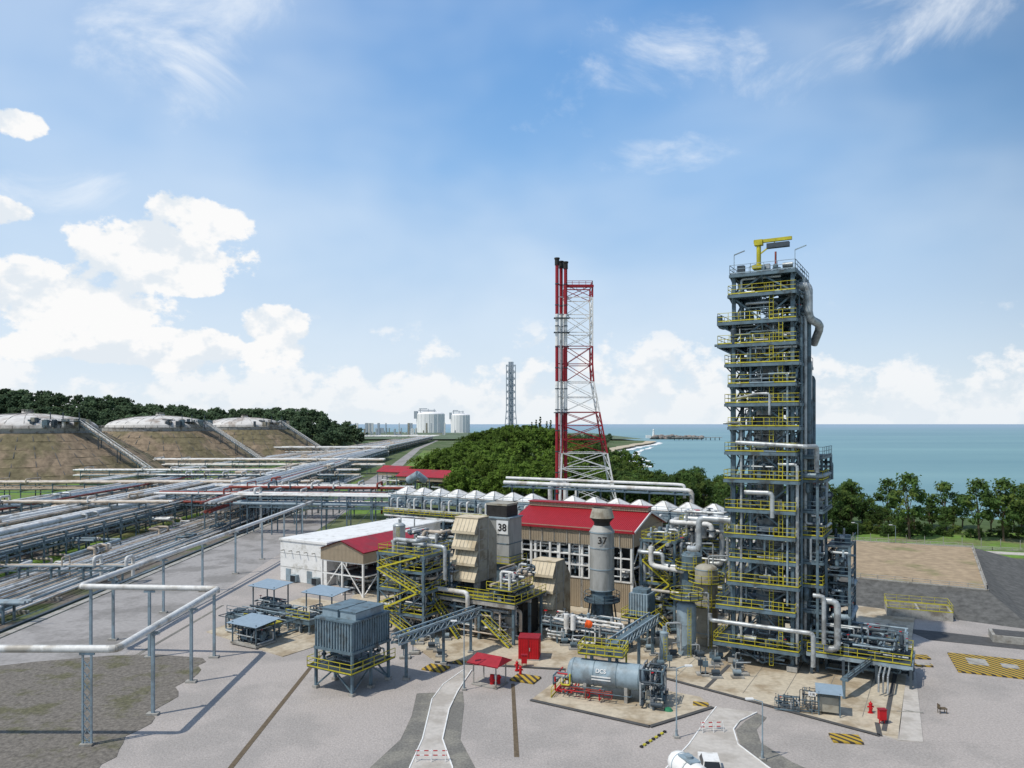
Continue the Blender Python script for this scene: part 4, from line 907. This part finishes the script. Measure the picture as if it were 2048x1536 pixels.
# ------------------------------------------------------------------ fin-fan rack
b=MB(); L=84; D=8; n=int(L/5.25); z=11.6
for i in range(n+1):
    x=i*L/n
    for y in (0,D): b.beam((x,y,0),(x,y,z),.35,STEEL)
    for zz in (5,8,10.8): b.beam((x,0,zz),(x,D,zz),.25,STEEL,.35)
    if i<n:
        w=L/n
        b.bx(x+.25,x+w-.25,.2,D-.2,z-1.0,z+.5,LSTEEL); b.bx(x+.5,x+w-.5,.6,D-.6,z-1.3,z-1.0,DSTEEL)
        if not(i%9==8):
            cx,cy=x+w/2,D/2; hw=w/2-.35
            for (yy0,yy1) in ((.5,D-.5),):
                vv=[(cx-hw,yy0,z+.7),(cx+hw,yy0,z+.7),(cx+hw,yy1,z+.7),(cx-hw,yy1,z+.7),(cx-.35,cy-.35,z+2.3),(cx+.35,cy-.35,z+2.3),(cx+.35,cy+.35,z+2.3),(cx-.35,cy+.35,z+2.3)]
                b.add(vv,[(0,1,5,4),(1,2,6,5),(2,3,7,6),(3,0,4,7),(4,5,6,7)],WHITE)
                for k in range(4): b.beam(vv[k],vv[k+4],.16,CONC); b.beam(vv[k],vv[(k+1)%4],.18,CONC)
        b.path([(x+w*.3,-.2,z-.4),(x+w*.3,-1.1,z-.4),(x+w*.3,-1.1,z-2.6),(x+w*.3,.3,z-2.6)],.28,ALU,8)
        b.path([(x+w*.7,-.2,z-.1),(x+w*.7,-1.1,z-.1),(x+w*.7,-1.1,z-3.4)],.24,WPIPE,8)
        if i%2: b.path([(x+w*.5,-1.6,z-1),(x+w*.5,-1.6,z-3.4),(x+w*.5,0,z-4.4),(x+w*.5,0,2)],.4,ALU,8)
for zz in (5,8,10.5): b.beam((0,0,zz),(L,0,zz),.25,STEEL,.35)
for zz,nn in ((5.2,6),(8.2,7)):
    for k in range(nn): r=R.uniform(.18,.4); b.path([(0,.6+k*1.05,zz+r),(L,.6+k*1.05,zz+r)],r,R.choice((ALU,WPIPE,TANP,ALU)))
b.path([(0,-1.5,z-2.8),(L,-1.5,z-2.8)],.42,ALU,10); b.path([(0,-1.7,z-4.4),(L,-1.7,z-4.4)],.28,WPIPE,10)
b.bx(0,L,-2.2,-.1,z-3.7,z-3.6,DSTEEL); b.rail([(0,-2.2,z-3.6),(L,-2.2,z-3.6)],YEL,1.1,.1); b.rail([(0,-.3,z+.5),(L,-.3,z+.5)],LSTEEL,1.1,.08,2.6)
rnd_pipes(b,0,L,-2,2,1,7.6,70,.12,.35,(ALU,STEEL,WPIPE,STEEL,ALU))
b.obj('air_fin_cooler_rack',(-31,189.5,.05),math.radians(-31.5))
b=MB()
for k,zz in enumerate((15.2,16.3)):
    b.path([(0,k*1.2,zz),(46-k*2,k*1.2,zz),(48-k*2,k*1.2,zz-.1),(48-k*2,k*1.2,zz-3)],.5 if k==0 else .35,WPIPE,12)
for x in range(2,48,6): b.beam((x,.6,0),(x,.6,15.4),.3,STEEL); b.beam((x,-.6,14.6),(x,2,14.6),.25,STEEL)
b.bx(0,48,-.9,2.2,14.1,14.3,STEEL); b.obj('overhead_white_pipes',(-2,190,0),math.radians(-29))
b=MB(); b.path([(0,0,9),(0,0,14.5),(2,0,15.5),(4,0,14.5),(4,0,9)],.6,WPIPE,12); b.path([(7,1,9),(7,1,13.6),(10,1,13.6)],.5,WPIPE,12); b.obj('pipe_loop',(10,196,0))
b=MB(); b.cyl((0,0,15),(3.2,-2,17),1.2,LSTEEL,16); b.cyl((5,0,15),(2.6,-1.4,17),1.1,LSTEEL,16); b.beam((2,0,0),(2,0,15),.5,STEEL); b.obj('vent_silencer',(-31,225,-2))
# ------------------------------------------------------------------ small red things, shelters, covers
b=MB(); b.bx(0,2.6,0,2.2,.15,2.75,RED)
for k in range(9): b.bx(.1+k*.29,.22+k*.29,-.05,0,.3,2.6,RED)
for k in range(7): b.bx(2.6,2.65,.1+k*.3,.22+k*.3,.3,2.6,RED)
b.bx(-.05,2.65,-.05,2.25,2.75,2.85,REDM); b.bx(-.1,2.7,-.1,2.3,0,.15,CONC); b.bx(1.28,1.32,-.08,-.05,.3,2.6,BLACK); b.bx(1.4,1.5,-.12,-.05,1.2,1.6,CONC); b.obj('red_equipment_cabinet',(.8,95,.1),math.radians(-8))
b=MB()
for x in (.2,3.2):
    for y in (.2,2.4): b.beam((x,y,0),(x,y,2.7),.12,CONC)
b.bx(0,3.4,0,2.6,.0,.12,CONC)
v=[(-.4,-.4,2.6),(3.8,-.4,2.6),(3.4,1.3,3.35),(0,1.3,3.35),(3.8,3,2.6),(-.4,3,2.6)]
b.add(v,[(0,1,2,3),(3,2,4,5),(0,3,5),(1,4,2)],ROOF); b.add([(x,y,z-.1) for x,y,z in v],[(3,2,1,0),(5,4,2,3)],REDM)
b.cyl((2.2,1,.1),(2.2,1,1.2),.25,RED,10); b.cyl((2.8,1.5,.1),(2.8,1.5,1.1),.2,RED,10); b.path([(1.9,1,.6),(3,1,.6),(3,1.6,.9)],.12,RED); b.obj('red_roof_fire_pump_shelter',(-4.7,86.3,.05),G)
def hydrant(x,y):
    b=MB(); b.cyl((0,0,0),(0,0,1.0),.17,RED,12); b.cyl((0,0,.05),(0,0,.12),.28,RED,12); b.sph((0,0,1.0),.2,RED,12,6,.7,True); b.cyl((-.32,0,.7),(.32,0,.7),.09,RED,8); b.cyl((0,-.32,.6),(0,0,.6),.1,RED,8); b.cyl((0,0,1.1),(0,0,1.25),.06,RED,6)
    b.obj('fire_hydrant',(x,y,.05))
for p in [(46,93),(37.3,75.6),(37.1,77.6),(1,89.3),(.6,91),(51.5,103.5),(52,105)]: hydrant(*p)
def firecab(x,y):
    b=MB(); b.bx(-.35,.35,-.25,.25,.5,1.5,RED); b.beam((-.25,0,0),(-.25,0,.5),.08,RED); b.beam((.25,0,0),(.25,0,.5),.08,RED); b.bx(-.4,.4,-.3,.3,1.5,1.56,REDM); b.obj('fire_hose_cabinet',(x,y,.05))
firecab(36.9,74.8); firecab(51.8,106.5); firecab(1.5,92.4)
def cover(x,y,w,d,rot=G,sq=()):
    b=MB(); b.bx(-w/2,w/2,-d/2,d/2,.0,.16,STRIPE)
    for (a,c,e,f) in sq: b.bx(a,c,e,f,.16,.2,CONC)
    b.obj('hazard_striped_cover',(x,y,.05),rot)
cover(31.7,71.2,2.7,1.9,math.radians(-10)); cover(59.5,92.5,9,8,math.radians(-22),((-2.8,-.6,-.5,2.2),(.8,2.6,-.5,1.2))); cover(52,96.3,2.8,1.5,math.radians(-10)); cover(51,93,2.0,1.0,math.radians(-10),((-.8,.8,-.35,.35),))
cover(1.6,88,3.0,2.4,math.radians(-25)); cover(-9.3,91.8,2.8,2.2,math.radians(-25)); cover(-6.6,94,1.4,1,math.radians(-25)); cover(20.1,79.9,1.6,1.1,math.radians(-15))
b=MB()
for k in range(9): b.bx(k*.55,k*.55+.3,0,.25,.02,.14,YEL if k%2 else BLACK)
b.obj('striped_kerb',(12,69.3,.05),math.radians(50))
def lamp(x,y,h=6,dx=-1):
    b=MB(); b.cyl((0,0,0),(0,0,h),.08,LSTEEL,8,r2=.05); b.cyl((0,0,0),(0,0,.8),.12,LSTEEL,8); b.cyl((0,0,h),(dx*.9,0,h+.25),.045,LSTEEL,6); b.bx(min(dx*.8,dx*1.5),max(dx*.8,dx*1.5),-.14,.14,h+.2,h+.34,WHITE); b.bx(-.25,.25,-.25,.25,0,.2,CONC)
    b.obj('street_lamp',(x,y,.05))
lamp(15.7,71.6,6.6,1); lamp(22.3,66.8,5.2,-1); lamp(-5.4,84.5,7.5,-1); lamp(16,131,12); lamp(83,180,6); lamp(90,176,6); lamp(39.5,88,4)
b=MB(); b.cyl((0,0,0),(0,0,5.0),.06,STEEL,6); b.cyl((0,0,4.7),(.8,-.1,4.5),.5,ORANGE,14,r2=.34,caps=False); b.sph((.4,0,4.6),.5,ORANGE,12,8); b.obj('orange_windsock',(9.3,94.8,.1))
def barr(x,y,L,rot):
    b=MB()
    for k in range(int(L/.4)): 
        for z in (.45,.85): b.bx(k*.4,k*.4+.4,-.02,.02,z,z+.08,WHITE if k%2 else RED)
    for x0 in (.1,L/2,L-.2): b.beam((x0,-.3,0),(x0,0,1),.05,WHITE); b.beam((x0,.3,0),(x0,0,1),.05,WHITE)
    b.obj('striped_barricade',(x,y,.1),rot)
barr(-8.6,66.6,2.9,0); barr(18.3,72.8,2.4,math.radians(5))
b=MB()
for x in (0,2):
    for y in (0,1.6): b.beam((x,y,0),(x,y,2.4),.1,STEEL)
b.add([(-.3,-.3,2.3),(2.3,-.3,2.3),(2.3,1.9,2.7),(-.3,1.9,2.7)],[(0,1,2,3)],BLUEROOF); b.bx(.1,1.9,.3,1.4,.3,1.8,TAUPE); rnd_pipes(b,-1.8,0,0,1.5,.2,2.2,12,.03,.06,(DSTEEL,STEEL)); b.bx(-1,-.3,-.1,-.05,1.9,2.3,WHITE); b.beam((-.65,-.08,0),(-.65,-.08,1.9),.06,STEEL)
o=b.obj('analyser_shelter',(31.5,77,.12),math.radians(-20)); text('116',.35,(-.65,-.115,2.1),(PI/2,0,0),BLACK,o)
b=MB(); rnd_pipes(b,0,2.4,0,1,.1,1.4,14,.03,.06,(DSTEEL,STEEL,ALU)); b.rail([(0,0,0),(2.4,0,0)],STEEL,.9,.04); b.obj('valve_manifold',(27.5,78.5,.12),math.radians(-20))
b=MB(); b.bx(0,.8,0,.5,.45,.55,BROWNR); [b.beam((x,y,0),(x,y,.5),.06,BROWNR) for x in (.05,.75) for y in (.05,.45)]; b.bx(0,.06,0,.5,.5,.95,BROWNR); b.obj('work_stool',(44.2,77.5,.02))
b=MB(); b.beam((0,0,.1),(2.6,-.3,.1),.1,CONC); b.beam((.8,0,.25),(1.9,-.2,.1),.08,CONC); b.obj('loose_pipes',(40,78,.02))
b=MB(); b.cyl((0,0,0),(0,0,.25),.5,GREEN,16,r2=.3); b.obj('green_tarp_cover',(16.3,78.2,.14))
b=MB()
b.cyl((0,0,1.75),(0,3.6,1.75),.95,WHITE,24); b.sph((0,0,1.75),.95,WHITE,20,8,1); b.bx(-.9,.9,-.9,5.8,.55,.8,DSTEEL)
for y in (.3,1.8,3.3): b.cyl((0,y,1.75),(0,y+.08,1.75),.97,LSTEEL,24)
b.bx(-.5,.5,.6,2.4,2.65,2.75,LSTEEL); b.cyl((0,1.5,2.6),(0,1.5,2.95),.3,LSTEEL,12)
b.bx(-1.05,1.05,4.1,5.9,.7,2.1,WHITE); v=[(-1.05,4.1,2.1),(1.05,4.1,2.1),(1.05,5.8,2.1),(-1.05,5.8,2.1),(-.95,4.2,2.8),(.95,4.2,2.8),(.95,5.3,2.8),(-.95,5.3,2.8)]
b.add(v,[(4,5,6,7)],WHITE); b.add(v,[(0,1,5,4),(1,2,6,5),(2,3,7,6),(3,0,4,7)],GLASS_VOID)
for x in (-.95,.95):
    for y in (0,1.1,5): b.cyl((x-.13,y,.5),(x+.13,y,.5),.5,TYRE,16)
b.obj('tanker_truck',(13.9,62.4,.1),math.radians(200))
b=MB(); b.bx(-.85,.85,0,4.2,.45,1.05,WHITE); v=[(-.82,.5,1.05),(.82,.5,1.05),(.82,3.2,1.05),(-.82,3.2,1.05),(-.68,1.0,1.62),(.68,1.0,1.62),(.68,2.6,1.62),(-.68,2.6,1.62)]
b.add(v,[(4,5,6,7)],WHITE); b.add(v,[(0,1,5,4),(1,2,6,5),(2,3,7,6),(3,0,4,7)],GLASS_VOID); 
for p in ((-.75,1,),(.75,1)): b.beam((p[0],.6,1.08),(p[0]*.85,1.0,1.62),.07,WHITE)
for x in (-.82,.82):
    for y in (.8,3.3): b.cyl((x-.1,y,.36),(x+.1,y,.36),.36,TYRE,16)
for x in (-.6,.6): b.bx(x-.15,x+.15,4.2,4.24,.65,.85,LSTEEL); b.bx(x-.15,x+.15,-.04,0,.65,.85,RED)
b.obj('white_car',(16.6,61.8,.1),math.radians(-8))
b=MB()
for i in range(26):
    t=i/25; x=60+t*95;y=200-t*34; b.beam((x,y,0),(x,y,2.4),.1,CONC)
b.obj('perimeter_fence')
# ------------------------------------------------------------------ world
W=bpy.data.worlds.new('World'); S.world=W; W.use_nodes=True; nt=W.node_tree; N=nt.nodes; Lk=nt.links
for n in list(N): N.remove(n)
out=N.new('ShaderNodeOutputWorld'); bg=N.new('ShaderNodeBackground'); Lk.new(bg.outputs[0],out.inputs[0]); bg.inputs['Strength'].default_value=.105
sky=N.new('ShaderNodeTexSky'); sky.sky_type='NISHITA'; sky.sun_disc=False
SEL=math.radians(58); SAZ=math.radians(240)
sky.sun_elevation=SEL; sky.sun_rotation=SAZ; sky.air_density=1.0; sky.dust_density=.6; sky.ozone_density=2.5; sky.altitude=0
tc=N.new('ShaderNodeTexCoord'); nrm=N.new('ShaderNodeVectorMath'); nrm.operation='NORMALIZE'; Lk.new(tc.outputs['Generated'],nrm.inputs[0])
sp=N.new('ShaderNodeSeparateXYZ'); Lk.new(nrm.outputs[0],sp.inputs[0])
def M(op,a,b_=None,c=None,clamp=False):
    n=N.new('ShaderNodeMath'); n.operation=op; n.use_clamp=clamp
    for i,v in enumerate((a,b_,c)):
        if v is None: continue
        if isinstance(v,(int,float)): n.inputs[i].default_value=v
        else: Lk.new(v,n.inputs[i])
    return n.outputs[0]
def SM(v,a,b_,lo=0.,hi=1.):
    n=N.new('ShaderNodeMapRange'); n.interpolation_type='SMOOTHSTEP'; Lk.new(v,n.inputs['Value']); n.inputs['From Min'].default_value=a; n.inputs['From Max'].default_value=b_; n.inputs['To Min'].default_value=lo; n.inputs['To Max'].default_value=hi; return n.outputs[0]
def NZ(scale,st=(1,1,1),loc=(0,0,0),det=8,ro=.55,dist=0):
    mp=N.new('ShaderNodeMapping'); mp.inputs['Scale'].default_value=st; mp.inputs['Location'].default_value=loc; Lk.new(nrm.outputs[0],mp.inputs['Vector'])
    n=N.new('ShaderNodeTexNoise'); n.inputs['Scale'].default_value=scale; n.inputs['Detail'].default_value=det; n.inputs['Roughness'].default_value=ro; n.inputs['Distortion'].default_value=dist; Lk.new(mp.outputs[0],n.inputs['Vector']); return n.outputs['Fac']
az=M('ARCTAN2',sp.outputs['X'],sp.outputs['Y']); el=sp.outputs['Z']
def ell(a,e,ra,re): 
    x=M('POWER',M('ABSOLUTE',M('DIVIDE',M('SUBTRACT',az,a),ra)),2.); y=M('POWER',M('ABSOLUTE',M('DIVIDE',M('SUBTRACT',el,e),re)),2.)
    return M('MAXIMUM',M('SUBTRACT',1.,M('ADD',x,y)),-1.)
def union(l):
    r=None
    for e in l: r=ell(*e) if r is None else M('MAXIMUM',r,ell(*e))
    return r
cu=union([(-.43,.20,.11,.05),(-.385,.245,.07,.035),(-.56,.14,.16,.05),(-.41,.165,.05,.015),(-.60,.225,.035,.02),(-.312,.12,.05,.032),(-.585,.317,.035,.018),(-.45,.09,.22,.03)])
n1=NZ(13,(1,1,1.35),det=8,ro=.6); n1s=NZ(13,(1,1,1.35),(0,0,.03),det=4,ro=.55)
d1=SM(M('ADD',n1,M('MULTIPLY',cu,.30)),.545,.625)
band=M('SUBTRACT',.235,M('MULTIPLY',el,2.15))
d2=M('MULTIPLY',SM(M('ADD',n1,band),.55,.66),SM(el,.16,.10))
cum=M('MAXIMUM',d1,M('MULTIPLY',d2,.8))
wi=union([(.214,.415,.15,.06),(.208,.334,.09,.025),(.11,.43,.05,.06),(-.45,.405,.09,.06),(-.39,.46,.12,.05),(-.53,.255,.12,.03),(.5,.43,.1,.04)])
nw=NZ(6,(1,1,1.7),(.3,2,0),det=8,ro=.62,dist=.5)
d3=M('MULTIPLY',SM(M('ADD',nw,M('MULTIPLY',wi,.13)),.50,.84),.85)
nv=NZ(2.0,(1,1,1.8),(1,5,0),det=4,ro=.5,dist=.2)
leftw=SM(az,.45,-.6)
veil=M('MULTIPLY',SM(M('ADD',nv,M('MULTIPLY',leftw,.22)),.40,.8),.5)
def mixc(f,a,col):
    m=N.new('ShaderNodeMix'); m.data_type='RGBA'; 
    if isinstance(f,float): m.inputs['Factor'].default_value=f
    else: Lk.new(f,m.inputs['Factor'])
    Lk.new(a,m.inputs['A'])
    if isinstance(col,tuple): m.inputs['B'].default_value=col
    else: Lk.new(col,m.inputs['B'])
    return m.outputs['Result']
rp=N.new('ShaderNodeValToRGB'); e=rp.color_ramp.elements
e[0].position=0; e[0].color=(.74,.82,.90,1); e[1].position=1; e[1].color=(.07,.18,.46,1)
for p,c_ in ((.09,(.63,.76,.90,1)),(.20,(.45,.65,.90,1)),(.32,(.27,.51,.86,1)),(.48,(.13,.35,.74,1))):
    x=e.new(p); x.color=c_
Lk.new(el,rp.inputs['Fac'])
vs0=N.new('ShaderNodeVectorMath'); vs0.operation='SCALE'; Lk.new(rp.outputs[0],vs0.inputs[0]); Lk.new(M('MULTIPLY',SM(M('ADD',az,M('MULTIPLY',el,.8)),.5,1.15,1.,.55),9.8),vs0.inputs['Scale'])
c=mixc(.85,sky.outputs[0],vs0.outputs[0])
c=mixc(veil,c,(7.6,8.5,9.4,1)); c=mixc(d3,c,(8.4,8.9,9.5,1))
shd=SM(M('SUBTRACT',n1,n1s),-.10,.05)
cr=N.new('ShaderNodeValToRGB'); cr.color_ramp.elements[0].position=0; cr.color_ramp.elements[0].color=(.78,.84,.90,1); cr.color_ramp.elements[1].position=.85; cr.color_ramp.elements[1].color=(.97,.97,.97,1); Lk.new(shd,cr.inputs['Fac'])
vs=N.new('ShaderNodeVectorMath'); vs.operation='SCALE'; Lk.new(cr.outputs[0],vs.inputs[0]); vs.inputs['Scale'].default_value=9.5
c=mixc(cum,c,vs.outputs[0])
c=mixc(SM(el,.07,0.,0.,.6),c,(7.7,8.3,8.8,1))
Lk.new(c,bg.inputs['Color'])
sl=bpy.data.lights.new('sun','SUN'); sl.energy=3.3; sl.angle=math.radians(.6); sl.color=(1,.94,.84)
so=bpy.data.objects.new('sun',sl); S.collection.objects.link(so)
sd=Vector((math.sin(SAZ)*math.cos(SEL),math.cos(SAZ)*math.cos(SEL),math.sin(SEL))); so.rotation_euler=sd.to_track_quat('Z','Y').to_euler()
cd=bpy.data.cameras.new('camera'); cd.sensor_width=36; cd.lens=26.37; cd.shift_y=.039; cd.clip_end=150000; cd.clip_start=.5
co=bpy.data.objects.new('camera',cd); S.collection.objects.link(co); co.location=(0,0,30); co.rotation_euler=(PI/2,0,0); S.camera=co
S.view_settings.view_transform='Standard'; S.view_settings.look='None'; S.view_settings.exposure=0
print('faces',sum(len(m.polygons) for m in bpy.data.meshes))
